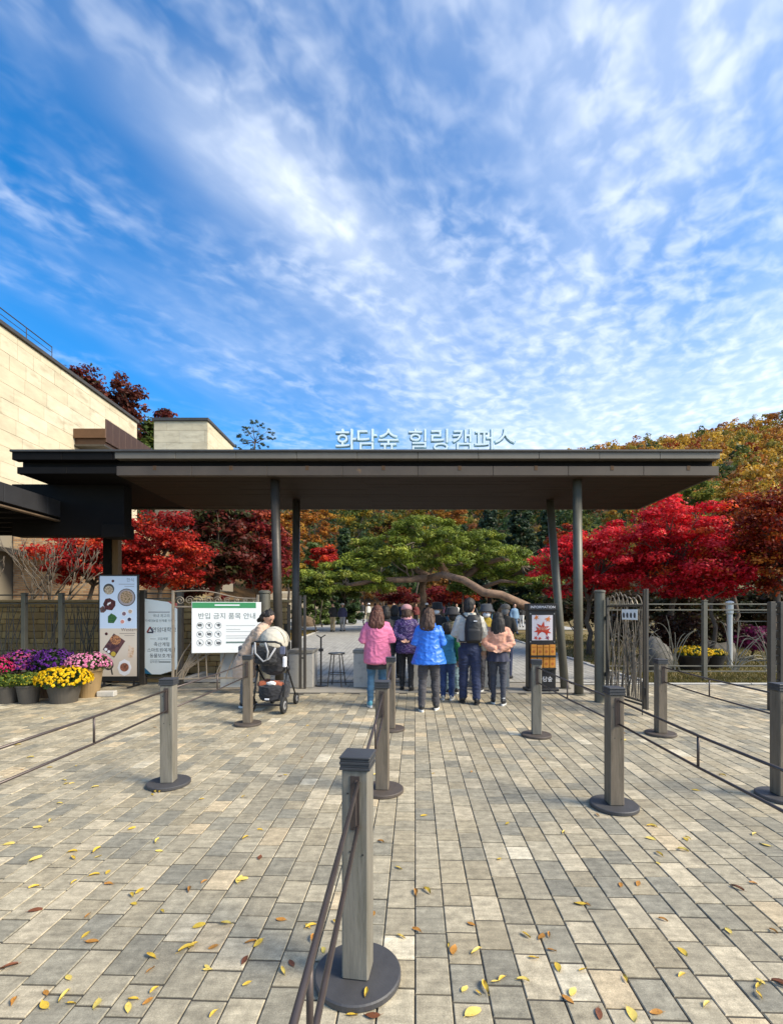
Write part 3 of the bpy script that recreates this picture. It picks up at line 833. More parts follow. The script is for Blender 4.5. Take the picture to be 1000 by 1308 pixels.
# left gate: scroll header, twisted branches
lg = thing('scroll_gate', 'wrought iron gate with scroll-work header above tangled branch bars', 'gate', (-4.13, 8.58, 0), rad(8))
LGW = 1.50
for x in (0.0, LGW):
    mb = MB(); mb.bbox(x - 0.022, x + 0.022, -0.022, 0.022, 0.05, 1.93 if x == 0 else 1.86, 0.004); part('stile', mb, IRON, lg)
for z in (0.10, 0.30, 1.62):
    mb = MB(); mb.bbox(0.023, LGW - 0.023, -0.013, 0.013, z, z + 0.028, 0.003); part('rail', mb, IRON, lg)
top = []
for i in range(13):
    t_ = i / 12; top.append((0.022 + (LGW - 0.044) * t_, 0, 1.91 - 0.10 * sstep(0.3, 0.85, t_) + 0.02 * math.sin(5 * t_)))
mb = MB(); mb.tube(top, 0.013, 6); part('top_rail', mb, IRON, lg)
for k in range(9):
    cx = 0.12 + k * 0.165; cz = 1.745 + 0.01 * (k % 2); pts = []
    R0 = 0.078 - 0.004 * k * (k > 4)
    for i in range(22):
        a = (0.4 if k % 2 else 2.6) + i * 0.46 * (1 if k % 2 else -1); r_ = R0 * (1 - 0.78 * i / 21)
        pts.append((cx + r_ * math.cos(a), 0, cz + r_ * math.sin(a)))
    mb = MB(); mb.tube(pts, 0.0075, 5); part('scroll', mb, IRON, lg)
rg = random.Random(8)
for k in range(26):
    x0 = rg.uniform(0.03, 0.2) if k < 14 else rg.uniform(0.4, 1.4); ln = rg.uniform(0.3, 1.2) if k < 14 else rg.uniform(-0.4, 0.4)
    pts = []
    for i in range(9):
        tt = i / 8; pts.append((min(max(x0 + ln * tt ** 1.3 + 0.03 * math.sin(5 * tt + k), 0.03), LGW - 0.03), 0.008 * math.sin(3 * tt + k), 0.32 + (1.28 * tt * (0.85 if k >= 14 else rg.uniform(0.97, 1.0) * 0.62))))
    mb = MB(); mb.tube(pts, [0.010] * 5 + [0.009, 0.008, 0.006, 0.005], 5); part('branch_bar', mb, IRON, lg)
mb = MB(); mb.bbox(0.80, 1.30, 0.10, 0.16, 0.12, 0.86, 0.005); part('backing_panel', mb, M('grey panel', (0.35, 0.35, 0.34), 0.7, 0, 0.1, 6), lg)
lgp = thing('gate_column', 'round grey gate column behind the woman with the stroller', 'gate post', (-2.56, 8.95, 0))
mb = MB(); mb.lathe([(0.10, 0), (0.10, 1.88), (0.09, 1.895)], (0, 0, 0), 20); part('shaft', mb, STEELG, lgp)
mb = MB(); mb.lathe([(0.115, 1.897), (0.115, 1.93), (0.07, 1.95)], (0, 0, 0), 20); part('cap', mb, STEELG, lgp)
t = thing('gate_frame_post', 'dark double square post beside the left roof columns', 'post', (-1.95, 9.4, 0))
for x in (-0.03, 0.06):
    mb = MB(); mb.bbox(x - 0.025, x + 0.025, -0.03, 0.03, 0, 1.87, 0.004); part('bar', mb, STEEL, t)
for z in (0.6, 1.2, 1.8):
    mb = MB(); mb.bbox(-0.005, 0.035, -0.012, 0.012, z, z + 0.03, 0.003); part('link', mb, STEEL, t)

# ================================================================== SIGNS
def flat(poly, y, th=0.0016):
    mb = MB(); n = len(poly); mb.prism(poly, lambda a, b: (a, y - th, b), lambda a, b: (a, y, b))
    return mb
def disc(cx, cz, r, y, sx=1.0, n=20): return flat([(cx + r * sx * math.cos(2 * math.pi * k / n), cz + r * math.sin(2 * math.pi * k / n)) for k in range(n)], y)
def rect(x0, x1, z0, z1, y, a=0.0):
    cx, cz = (x0 + x1) / 2, (z0 + z1) / 2; c, s_ = math.cos(a), math.sin(a)
    return flat([(cx + (x - cx) * c - (z - cz) * s_, cz + (x - cx) * s_ + (z - cz) * c) for x, z in ((x0, z0), (x1, z0), (x1, z1), (x0, z1))], y)
def ink(name, col=(0.5, 0.5, 0.5), rough=0.55, var=0.0, vs=60): return M(name, col, rough, 0, var, vs)
def food(name, c1, c2, sc_):
    return M(name, c1, 0.6, 0, 0.25, sc_, var2=(c2, sc_ * 0.8, 0.45, 0.58))


bn = thing('menu_banner', 'tall roll-up banner with pictures of dishes on pale blue and cream', 'banner', (-5.74, 9.62, 0), rad(1))
W2 = 0.375
mb = MB(); mb.bbox(-W2 - 0.03, W2 + 0.03, -0.02, 0.02, 0.12, 2.30, 0.004); part('frame', mb, BLACK, bn)
for s_ in (-1, 1):
    mb = MB(); mb.bbox(s_ * 0.3 - 0.02, s_ * 0.3 + 0.02, -0.22, 0.22, 0.0, 0.03, 0.004); mb.box(s_ * 0.3 - 0.015, s_ * 0.3 + 0.015, -0.018, 0.018, 0.028, 0.13); part('foot', mb, BLACK, bn)
BLUEP = ink('banner blue', (0.56, 0.68, 0.86), 0.5, 0.03, 3); CREAMP = ink('banner cream', (0.66, 0.57, 0.47), 0.5, 0.03, 3)
y = -0.021
mb = rect(-W2, W2, 1.20, 2.27, y); sh1 = part('sheet_upper', mb, BLUEP, bn)
mb = rect(-W2, W2, 0.22, 1.20, y); sh2 = part('sheet_lower', mb, CREAMP, bn)
RIM = ink('dish rim', (0.05, 0.045, 0.045)); SOUP = food('soup', (0.55, 0.48, 0.38), (0.20, 0.14, 0.08), 45); NOOD = food('noodles', (0.46, 0.32, 0.22), (0.16, 0.12, 0.05), 40)
STEW = food('stew', (0.10, 0.018, 0.020), (0.03, 0.006, 0.012), 40); LEAFY = food('greens', (0.015, 0.085, 0.030), (0.06, 0.16, 0.03), 50); BREAD = food('grill', (0.50, 0.22, 0.09), (0.10, 0.035, 0.03), 40)
WHITED = ink('plate white', (0.8, 0.8, 0.84)); PINKD = ink('pink dish', (0.62, 0.26, 0.22)); YELD = ink('yellow slice', (0.55, 0.40, 0.05)); GLASSD = food('drink', (0.55, 0.36, 0.22), (0.7, 0.55, 0.42), 30)
def pr(mb_, m_, sh, nm='picture'): return part(nm, mb_, m_, sh)
def Dz(px): return 0.22 + (871 - px) / (871 - 739) * 2.05      # image row on the banner to height
def Dx(px): return -W2 + (px - 130) / 45 * 0.75
y2 = y - 0.0022; y3 = y2 - 0.0022; y4 = y3 - 0.0022
pr(disc(Dx(141), Dz(756), 0.110, y2), RIM, sh1); pr(disc(Dx(141), Dz(757.5), 0.088, y3), SOUP, sh1)
pr(disc(Dx(162.5), Dz(767), 0.180, y2), RIM, sh1); pr(disc(Dx(162.5), Dz(767), 0.165, y3), ink('bowl grey', (0.33, 0.30, 0.33)), sh1); pr(disc(Dx(162.5), Dz(766.5), 0.128, y4), NOOD, sh1)
pr(flat([(Dx(px), Dz(pz)) for px, pz in ((134, 776), (137, 769), (142, 768), (149, 772), (149, 778), (145, 784), (137, 783))], y2), STEW, sh1)
pr(rect(Dx(139.5), Dx(141.2), Dz(777.5), Dz(774), y3, -0.4), WHITED, sh1); pr(rect(Dx(141.8), Dx(143.2), Dz(776), Dz(773), y3, -0.4), WHITED, sh1)
pr(flat([(Dx(px), Dz(pz)) for px, pz in ((130.2, 781), (134, 778), (138, 784), (135, 787), (131, 787))], y2), food('dark pot', (0.14, 0.07, 0.06), (0.05, 0.03, 0.04), 40), sh1)
pr(flat([(Dx(px), Dz(pz)) for px, pz in ((140, 792), (144, 788), (149, 791), (151, 794), (147, 801), (140, 800.5))], y2), LEAFY, sh1)
for (px, pz, r_, m_) in ((159.5, 788.5, 0.052, ink('small dish a', (0.20, 0.12, 0.16))), (167, 785.5, 0.05, ink('small dish b', (0.48, 0.36, 0.27))), (166, 796, 0.05, ink('small dish c', (0.03, 0.035, 0.08))), (157.5, 799, 0.05, PINKD)):
    pr(disc(Dx(px), Dz(pz), r_, y2), WHITED, sh1); pr(disc(Dx(px), Dz(pz), r_ * 0.75, y3), m_, sh1)
pr(shift(text_mb('한식', 0.085), Dx(167), y2, Dz(746)), ink('pale ink', (0.16, 0.20, 0.26)), sh1, 'lettering')
for (a_, b_, zr) in ((153, 172, 749.6), (160, 171.5, 752.4)): pr(rect(Dx(a_), Dx(b_), Dz(zr) - 0.005, Dz(zr) + 0.005, y2), ink('line ink', (0.22, 0.24, 0.30)), sh1, 'text_line')
pr(disc(Dx(146), Dz(745.5), 0.028, y2), STEW, sh1)
pr(shift(text_mb('Western', 0.095), Dx(166), y2, Dz(811.5)), ink('brown ink', (0.14, 0.08, 0.06)), sh2, 'lettering')
for (a_, b_, zr) in ((154, 173, 814.5), (160, 172, 817.3)): pr(rect(Dx(a_), Dx(b_), Dz(zr) - 0.005, Dz(zr) + 0.005, y2), ink('line ink b', (0.26, 0.20, 0.17)), sh2, 'text_line')
pr(flat([(Dx(px), Dz(pz)) for px, pz in ((133.5, 835.5), (147, 814.5), (161, 824.5), (147.5, 846.5))], y2), food('board', (0.055, 0.02, 0.03), (0.13, 0.05, 0.05), 25), sh2)
pr(disc(Dx(149), Dz(823), 0.10, y3, 1.1), BREAD, sh2); pr(disc(Dx(137.5), Dz(835.5), 0.03, y3), WHITED, sh2); pr(disc(Dx(141), Dz(838.5), 0.03, y3), WHITED, sh2); pr(disc(Dx(146.5), Dz(841.5), 0.05, y3), YELD, sh2)
pr(flat([(Dx(px), Dz(pz)) for px, pz in ((165.5, 830), (172, 834), (170, 847), (163.5, 846))], y2), GLASSD, sh2)
pr(disc(Dx(140.5), Dz(856), 0.105, y2), RIM, sh2); pr(disc(Dx(140.5), Dz(855.5), 0.083, y3), food('pan food', (0.50, 0.36, 0.24), (0.08, 0.05, 0.04), 50), sh2); pr(rect(Dx(143.8), Dx(145.4), Dz(869), Dz(860), y2, 0.2), RIM, sh2)
pr(flat([(Dx(160 + 8.5 * math.cos(a)), Dz(859.5 + 11 * math.sin(a))) for a in np.linspace(0, 2 * math.pi, 9)[:-1]], y2), WHITED, sh2); pr(disc(Dx(160), Dz(859), 0.088, y3), food('steak', (0.34, 0.13, 0.08), (0.12, 0.05, 0.035), 30), sh2)
pr(disc(Dx(138), Dz(815), 0.03, y2), STEW, sh2)

# university banner
ub = thing('university_banner', 'white banner with triangle emblem and Korean lettering hung in the fence bay', 'banner', (-5.03, 9.90, 0.22), rad(-2))
mb = flat([(-0.36, 0.12), (-0.18, 0.0), (0.0, 0.0), (0.30, 0.09), (0.36, 0.12), (0.36, 1.50), (-0.36, 1.60)], 0.0, 0.004); sheet = part('sheet', mb, ink('banner white', (0.70, 0.76, 0.76), 0.5, 0.05, 3), ub)
pr(flat([(-0.36, 0.02), (-0.19, 0.0), (-0.36, 0.16)], -0.0042), ink('corner blue', (0.015, 0.12, 0.22)), sheet, 'corner')
pr(flat([(0.15, 1.545), (0.36, 1.38), (0.36, 1.5)], -0.0042), ink('corner red', (0.45, 0.10, 0.08)), sheet, 'corner')
ty = -0.0062
GREYI = ink('grey ink', (0.16, 0.19, 0.19))
for (s_, sz, x_, z_, m_) in (('국내 최고의', 0.075, 0.02, 1.21, GREYI), ('차세대농업 인재를 키우는', 0.062, 0.0, 1.11, GREYI), ('연암대학교', 0.115, 0.08, 0.90, INK),
                             ('모집계열', 0.06, 0.05, 0.73, GREYI), ('축산계열', 0.095, 0.03, 0.60, INK), ('스마트원예계열', 0.095, 0.02, 0.48, INK), ('동물보호계열', 0.095, 0.03, 0.36, INK), ('입학문의', 0.06, -0.12, 0.245, GREYI)):
    pr(shift(text_mb(s_, sz), x_, ty, z_), m_, sheet, 'lettering')
pr(rect(-0.02, 0.22, 0.25, 0.275, -0.0042), GREYI, sheet, 'text_line'); pr(rect(-0.22, 0.24, 0.305, 0.312, -0.0042), GREYI, sheet, 'text_line'); pr(rect(-0.22, -0.10, 0.745, 0.752, -0.0042), GREYI, sheet, 'text_line')
pr(rect(-0.26, 0.20, 1.30, 1.325, -0.0042), ink('pale line', (0.35, 0.36, 0.38)), sheet, 'text_line')
def bar2(a, b, w_, yy):
    d_ = Vector((b[0] - a[0], b[1] - a[1])); n_ = Vector((-d_.y, d_.x)).normalized() * w_ / 2
    return flat([(a[0] - n_.x, a[1] - n_.y), (b[0] - n_.x, b[1] - n_.y), (b[0] + n_.x, b[1] + n_.y), (a[0] + n_.x, a[1] + n_.y)], yy)
T = [(-0.285, 0.885), (-0.155, 0.885), (-0.22, 1.0)]
for k, c in enumerate(((0.03, 0.035, 0.05), (0.05, 0.055, 0.10), (0.26, 0.05, 0.04))): pr(bar2(T[k], T[(k + 1) % 3], 0.032, -0.0042 - 0.0004 * k), ink('emblem %d' % k, c), sheet, 'emblem_bar')

# prohibited items board on the left gate
nb_ = thing('notice_board', 'white notice board with green header listing forbidden items, hung on the scroll gate', 'sign', (-3.17, 8.60, 0.79), rad(8))
mb = MB(); mb.bbox(-0.60, 0.62, 0.0, 0.02, 0.0, 0.93, 0.003); sheet = part('panel', mb, WHITEP, nb_)
pr(rect(-0.59, 0.53, 0.82, 0.922, -0.001), ink('header green', (0.045, 0.26, 0.10)), sheet, 'header'); pr(rect(-0.20, 0.24, 0.862, 0.885, -0.0034), WHITED, sheet, 'text_line')
pr(shift(text_mb('반입 금지 품목 안내', 0.125), 0.02, -0.003, 0.63), ink('notice grey ink', (0.20, 0.24, 0.23)), sheet, 'lettering')
for i in range(3):
    for j in range(3):
        cx, cz = -0.45 + i * 0.155, 0.50 - j * 0.155
        rg_ = MB(); rg_.tube([(cx + 0.058 * math.cos(a), -0.002, cz + 0.058 * math.sin(a)) for a in np.linspace(0, 2 * math.pi, 21)], 0.0035, 4); pr(rg_, ink('icon grey', (0.30, 0.31, 0.31)), sheet, 'icon_ring')
        pr(bar2((cx - 0.04, cz + 0.04), (cx + 0.04, cz - 0.04), 0.008, -0.003), ink('icon grey'), sheet, 'icon_slash')
        pr(disc(cx + 0.008 * (i - 1), cz - 0.01 * (j - 1), 0.026, -0.001, [1.5, 0.7, 1.1][(i + 2 * j) % 3]), INK, sheet, 'icon')
for k, (z_, w_) in enumerate(((0.50, 0.52), (0.43, 0.25), (0.39, 0.48), (0.31, 0.50), (0.27, 0.42))): pr(rect(-0.0, w_, z_ - 0.006, z_ + 0.006, -0.001), ink('notice line', (0.48, 0.50, 0.50)), sheet, 'text_line')
pr(rect(-0.0, 0.50, 0.175, 0.205, -0.001), ink('notice bar', (0.14, 0.20, 0.18)), sheet, 'text_line')

# brochure stand
bs = thing('brochure_stand', 'black brochure stand with autumn leaf poster and two rows of orange leaflets', 'stand', (2.77, 9.22, 0.002), rad(3))
mb = MB(); mb.bbox(-0.27, 0.27, -0.10, 0.10, 0.03, 1.60, 0.012); part('body', mb, BLACK, bs)
mb = MB(); mb.bbox(-0.31, 0.31, -0.17, 0.17, 0.0, 0.05, 0.012); part('base', mb, BLACK, bs)
mb = MB(); mb.bbox(-0.29, 0.29, -0.13, 0.12, 1.56, 1.70, 0.012); hd = part('header', mb, BLACK, bs)
pr(shift(text_mb('INFORMATION', 0.072), 0.0, -0.1325, 1.607), WHITED, hd, 'lettering')
mb = rect(-0.205, 0.205, 0.985, 1.475, -0.102, 0); ps = part('poster', mb, ink('poster pale', (0.66, 0.62, 0.66)), bs)
REDL = ink('maple red print', (0.50, 0.035, 0.012), 0.5); ORL = ink('maple orange print', (0.62, 0.18, 0.04), 0.5)
def maple2d(cx, cz, s_, rot, yy):
    pts = []
    for i in range(5):
        a = rot + (i - 2) * 1.05; pts += [(cx + s_ * math.sin(a - 0.5) * 0.42, cz + s_ * math.cos(a - 0.5) * 0.42), (cx + s_ * math.sin(a), cz + s_ * math.cos(a))]
    pts += [(cx + s_ * math.sin(rot + 3.0) * 0.42, cz + s_ * math.cos(rot + 3.0) * 0.42)]
    return flat(pts[::-1], yy)
for k, (cx, cz, s_, ro, m_) in enumerate(((0.0, 1.21, 0.15, 0.2, REDL), (-0.06, 1.17, 0.11, -0.7, REDL), (0.08, 1.16, 0.10, 0.9, REDL), (-0.12, 1.43, 0.06, 2.0, ORL), (0.11, 1.40, 0.07, 2.6, ORL),
                                     (-0.13, 1.03, 0.045, 0.3, REDL), (-0.05, 1.02, 0.04, -0.5, REDL), (0.10, 1.03, 0.05, 0.4, M('plum print', (0.20, 0.03, 0.07), 0.5)))):
    pr(maple2d(cx, cz, s_, ro, -0.1042 - 0.0003 * k), m_, ps, 'printed_leaf')
pr(shift(text_mb('화담숲', 0.07), 0.01, -0.1075, 1.19), ink('poster text', (0.7, 0.5, 0.4)), ps, 'lettering')
for (sx_, z_) in ((-0.235, 1.50), (0.235, 1.50), (-0.235, 0.955), (0.235, 0.955)):
    mb = MB(); mb.lathe([(0.012, 0), (0.012, 0.006)], (0, 0, 0), 10); mb.xform(Matrix.Translation((sx_, -0.1, z_)) @ Matrix.Rotation(rad(90), 4, 'X')); part('bolt', mb, CHROME, bs)
ORB = M('leaflet orange', (0.62, 0.26, 0.035), 0.5, 0, 0.05, 8); ORB2 = M('leaflet orange print', (0.45, 0.13, 0.02), 0.5)
for j, z_ in enumerate((0.70, 0.46)):
    mb = MB(); mb.bbox(-0.25, 0.25, -0.17, -0.101, z_ - 0.04, z_ - 0.005, 0.004); part('rack', mb, BLACK, bs)
    for i in range(4):
        cx = -0.183 + i * 0.122; h_ = 0.205 + RND.uniform(-0.01, 0.012)
        mb = MB(); mb.bbox(cx - 0.054, cx + 0.054, -0.155, -0.11, z_ - 0.004, z_ + h_, 0.003); lf = part('leaflet', mb, ORB, bs)
        pr(disc(cx, z_ + h_ * 0.35, 0.028, -0.1555), ORB2, lf, 'print'); pr(rect(cx - 0.035, cx + 0.035, z_ + h_ * 0.72, z_ + h_ * 0.80, -0.1555), ORB2, lf, 'print')
pr(shift(text_mb('화담숲', 0.11), 0.05, -0.1025, 0.19), WHITED, bs, 'lettering')

# ================================================================== FLOWER POTS
POTD = M('dark plastic pot', (0.075, 0.066, 0.055), 0.6, 0, 0.15, 8); POTB = M('tan plastic pot', (0.26, 0.175, 0.08), 0.65, 0, 0.15, 8); POTR = M('brown pot', (0.15, 0.095, 0.06), 0.65, 0, 0.15, 8)
SOILM = M('potting soil', (0.03, 0.022, 0.015), 0.95)


def blooms(n, R0, zc, flat_, r0, r1, pal, up=0.0):
    """many small petalled flower heads over a dome"""
    V = []; F = []; CC = []
    for k in range(n):
        a = RND.uniform(0, 2 * math.pi); uu = RND.random(); ph = math.asin(min(1, uu * 1.05 - 0.12 if uu * 1.05 - 0.12 > -1 else -1))
        rr = R0 * RND.uniform(0.93, 1.04)
        nrm = Vector((math.cos(ph) * math.cos(a), math.cos(ph) * math.sin(a), math.sin(ph)))
        p = Vector((nrm.x * rr, nrm.y * rr, zc + nrm.z * rr * flat_))
        nn = (nrm + Vector((RND.gauss(0, .25), RND.gauss(0, .25), RND.gauss(0, .25) + up))).normalized()
        t1 = nn.orthogonal().normalized(); t2 = nn.cross(t1); s_ = RND.uniform(r0, r1); c = RND.choice(pal); kk = RND.uniform(0.8, 1.15)
        c = (c[0] * kk, c[1] * kk, c[2] * kk); b0 = len(V); m = 9
        V.append(p + nn * s_ * 0.35); CC.append(tuple(x * 0.8 for x in c))
        for i in range(m):
            q = 2 * math.pi * i / m + k; e = s_ * (1.0 if i % 2 else 0.72)
            V.append(p + (t1 * math.cos(q) + t2 * math.sin(q)) * e - nn * s_ * 0.1); CC.append(c)
        F += [(b0, b0 + 1 + i, b0 + 1 + (i + 1) % m) for i in range(m)]
    mb = MB(); mb.v = [tuple(p) for p in V]; mb.f = F; mb.c = CC; return mb


def potted(label, loc, pot_r, pot_h, pm, R0, flat_, zc, pal, n, r0, r1, green=(0.05, 0.09, 0.02), ng=500, grp=None, shape='round'):
    t = thing('potted_flowers', label, 'potted plant', loc, RND.uniform(0, 6))
    mb = MB(); mb.lathe([(pot_r * 0.72, 0), (pot_r * 0.95, pot_h * 0.9), (pot_r * 1.03, pot_h * 0.9), (pot_r * 1.04, pot_h), (pot_r * 0.95, pot_h), (pot_r * 0.92, pot_h * 0.88)], (0, 0, 0), 28); part('pot', mb, pm, t)
    mb = MB(); mb.lathe([(pot_r * 0.90, pot_h * 0.85), (pot_r * 0.90, pot_h * 0.9)], (0, 0, 0), 20); part('soil', mb, SOILM, t)
    # leaves
    n_ = ng; a = NR.uniform(0, 6.283, n_); ph = np.arcsin(NR.uniform(-0.35, 1, n_)); rr = R0 * NR.uniform(0.5, 0.97, n_)
    N = np.stack([np.cos(ph) * np.cos(a), np.cos(ph) * np.sin(a), np.sin(ph)], 1)
    P = N * rr[:, None]; P[:, 2] = zc + P[:, 2] * flat_; P[:, 2] = np.maximum(P[:, 2], pot_h * 0.88)
    V, F, c = leaf_quads(P, N + NR.normal(0, 0.5, (n_, 3)), np.full(n_, 0.03) * NR.uniform(0.8, 1.6, n_), np.array(green) * NR.uniform(0.5, 1.4, (n_, 1)))
    o = np_mesh('foliage', V, F, c, leafmat('flower leaf', 0.3), t); o['kind'] = 'stuff'
    mb = blooms(n, R0, zc, flat_, r0, r1, pal); o = part('blossoms', mb, leafmat('petal', 0.3, 0.6), t); o['kind'] = 'stuff'
    # stems tie the flower dome to the soil
    mb = MB()
    for k in range(10):
        q = RND.uniform(0, 6.28); mb.tube([(0.3 * pot_r * math.cos(q), 0.3 * pot_r * math.sin(q), pot_h * 0.85), (0.7 * R0 * math.cos(q), 0.7 * R0 * math.sin(q), zc + 0.4 * R0 * flat_)], 0.006, 4)
    o = part('stems', mb, M('stem green', (0.06, 0.08, 0.03), 0.7), t); o['kind'] = 'stuff'
    return t


def leaf_quads(P, N, size, col, asp=0.55):
    n = len(P); N = N / (np.linalg.norm(N, axis=1, keepdims=True) + 1e-9)
    ref = NR.normal(0, 1, (n, 3)); T = np.cross(N, ref); T /= (np.linalg.norm(T, axis=1, keepdims=True) + 1e-9); B = np.cross(N, T)
    s = size[:, None]
    V = np.stack([P - T * s, P - B * s * asp + N * s * 0.12, P + T * s, P + B * s * asp + N * s * 0.12], 1).reshape(-1, 3)
    F = np.arange(4 * n).reshape(n, 4)
    return V, F, np.repeat(col, 4, 0)


potted('dome of bright yellow chrysanthemums in a dark pot', (-5.72, 8.02, 0), 0.27, 0.34, POTD, 0.42, 0.62, 0.36, [(0.80, 0.50, 0.004), (0.74, 0.44, 0.003), (0.85, 0.58, 0.01)], 420, 0.022, 0.034)
potted('round dome of pale pink chrysanthemums in a tan pot behind the yellow ones', (-5.66, 8.55, 0), 0.24, 0.52, POTB, 0.37, 0.62, 0.58, [(0.72, 0.22, 0.42), (0.66, 0.18, 0.36), (0.80, 0.36, 0.52)], 380, 0.018, 0.028)
potted('deep purple asters overflowing a brown pot beside pale pink dome', (-6.28, 8.55, 0), 0.27, 0.42, POTR, 0.38, 0.85, 0.56, [(0.095, 0.012, 0.21), (0.14, 0.025, 0.27), (0.06, 0.008, 0.13)], 420, 0.018, 0.030, (0.02, 0.04, 0.015), 700)
potted('violet asters mixed with pink in a brown pot behind the budding pots', (-6.86, 8.55, 0), 0.26, 0.42, POTR, 0.36, 0.85, 0.56, [(0.12, 0.02, 0.22), (0.26, 0.04, 0.20), (0.40, 0.06, 0.18)], 400, 0.018, 0.030, (0.02, 0.04, 0.015), 700)
potted('magenta chrysanthemums in a tall brown pot beside the violet asters', (-7.02, 8.10, 0), 0.22, 0.50, POTR, 0.30, 0.75, 0.54, [(0.50, 0.012, 0.11), (0.60, 0.03, 0.17), (0.38, 0.01, 0.07)], 300, 0.018, 0.028)
potted('budding green plant with few yellow flowers, beside the yellow chrysanthemums', (-6.27, 7.95, 0), 0.185, 0.31, POTD, 0.24, 0.65, 0.36, [(0.45, 0.36, 0.02), (0.30, 0.30, 0.03)], 110, 0.010, 0.016, (0.10, 0.15, 0.025), 900)
potted('budding green plant in a dark pot beside the tall brown pot', (-6.62, 7.95, 0), 0.18, 0.30, POTD, 0.23, 0.62, 0.34, [(0.40, 0.32, 0.02), (0.22, 0.26, 0.03)], 80, 0.009, 0.014, (0.09, 0.14, 0.025), 900)
mb = MB(); mb.bbox(-0.15, 0.15, -0.07, 0.07, 0, 0.10, 0.012); o = part('stone_block', mb, GRANITE); o.location = (-5.32, 8.55, 0); o.rotation_euler.z = 0.1
tag(o, 'small pale stone block on the paving beside the menu banner', 'block')

# ================================================================== COUNTERS, STOOL, SMALL STAND
def counter(x0, x1, label, y0=9.55, y1=10.1, h=0.76):
    cx = (x0 + x1) / 2; t = thing('granite_counter', label, 'counter', (cx, (y0 + y1) / 2, 0.001)); hw, hd_ = (x1 - x0) / 2, (y1 - y0) / 2
    mb = MB(); mb.bbox(-hw, hw, -hd_, hd_, 0, h - 0.065, 0.006); part('block', mb, GRANITE, t)
    mb = MB(); mb.bbox(-hw - 0.015, hw + 0.015, -hd_ - 0.02, hd_ + 0.02, h - 0.064, h, 0.006); part('top_slab', mb, M('counter top', (0.24, 0.225, 0.195), 0.6, 0, 0.12, 30), t)
counter(-2.25, -1.76, 'pale granite gate block behind the stroller')
counter(-0.93, -0.18, 'pale granite gate block behind the woman in pink')
counter(0.28, 1.02, 'pale granite gate block behind the blue coat and child')
counter(1.50, 2.24, 'pale granite gate block behind the girl in peach')
stl = thing('metal_stool', 'round-topped steel bar stool standing between two granite blocks', 'stool', (-1.30, 9.75, 0.001))
mb = MB(); mb.lathe([(0.17, 0.66), (0.175, 0.675), (0.17, 0.69)], (0, 0, 0), 20); part('seat', mb, M('steel seat', (0.20, 0.18, 0.15), 0.35, 0.6), stl)
for a in (0.6, 2.17, 3.74, 5.31):
    mb = MB(); mb.tube([(0.12 * math.cos(a), 0.12 * math.sin(a), 0.665), (0.21 * math.cos(a), 0.21 * math.sin(a), 0.0)], 0.011, 7); part('leg', mb, STEEL, stl)
mb = MB(); mb.tube([(0.175 * math.cos(a), 0.175 * math.sin(a), 0.26) for a in np.linspace(0, 2 * math.pi, 21)], 0.008, 6); part('foot_ring', mb, STEEL, stl)
bsd = thing('belt_stand', 'slim black stand with a small tray beside the granite block', 'stand', (-1.62, 9.72, 0.001))
mb = MB(); mb.lathe([(0.12, 0), (0.12, 0.015), (0.03, 0.03)], (0, 0, 0), 20); part('base', mb, BLACK, bsd)
mb = MB(); mb.tube([(0, 0, 0.02), (0, 0, 1.02)], 0.018, 8); part('pole', mb, BLACK, bsd)
mb = MB(); mb.bbox(-0.045, 0.045, -0.04, 0.04, 0.72, 0.78, 0.005); part('clamp', mb, BLACK, bsd)
for s_ in (-1, 1):
    mb = MB(); mb.tube([(0, 0, 1.0), (s_ * 0.09, 0, 1.06)], 0.012, 6); part('arm', mb, BLACK, bsd)

# ================================================================== PEOPLE
def remesh(mb, voxel, smooth=2, wr=0.0, wsc=(6, 6, 14), seed=0.0):
    me = mesh_of(mb); ob = bpy.data.objects.new('tmp', me); C.objects.link(ob)
    m = ob.modifiers.new('r', 'REMESH'); m.mode = 'VOXEL'; m.voxel_size = voxel
    if smooth:
        s_ = ob.modifiers.new('s', 'SMOOTH'); s_.iterations = smooth; s_.factor = 0.5
    dg = bpy.context.evaluated_depsgraph_get(); ev = ob.evaluated_get(dg); out = bpy.data.meshes.new_from_object(ev)
    bpy.data.objects.remove(ob); bpy.data.meshes.remove(me)
    if wr > 0:
        n = len(out.vertices); nr = np.zeros(n * 3, dtype=np.float32); out.vertices.foreach_get('normal', nr); co = np.zeros(n * 3, dtype=np.float32); out.vertices.foreach_get('co', co)
        co = co.reshape(-1, 3); nr = nr.reshape(-1, 3); sv = Vector((seed, seed * 2, 0)); S = np.array(wsc)
        q = co * S
        def fold(p):
            v = Vector(p) + sv; a = mnoise.noise(v); r1 = 1 - abs(mnoise.noise(Vector((v.x * 1.1 + v.z * 0.7, v.y * 1.1, v.z * 1.5 - v.x * 0.5)) + sv)) * 2.2; r2 = 1 - abs(mnoise.noise(Vector((v.x * 0.9 - v.z * 0.8, v.y, v.z * 1.7 + v.x * 0.4)) * 1.4)) * 2.4
            return a * 0.8 + max(0.0, r1) ** 2 * 0.9 + max(0.0, r2) ** 2 * 0.6 - 0.4
        d = np.array([fold(p) for p in q], dtype=np.float32)
        co += nr * (d * wr)[:, None]; out.vertices.foreach_set('co', co.ravel()); out.update()
    out.polygons.foreach_set('use_smooth', [True] * len(out.polygons))
    out.materials.clear()
    return out


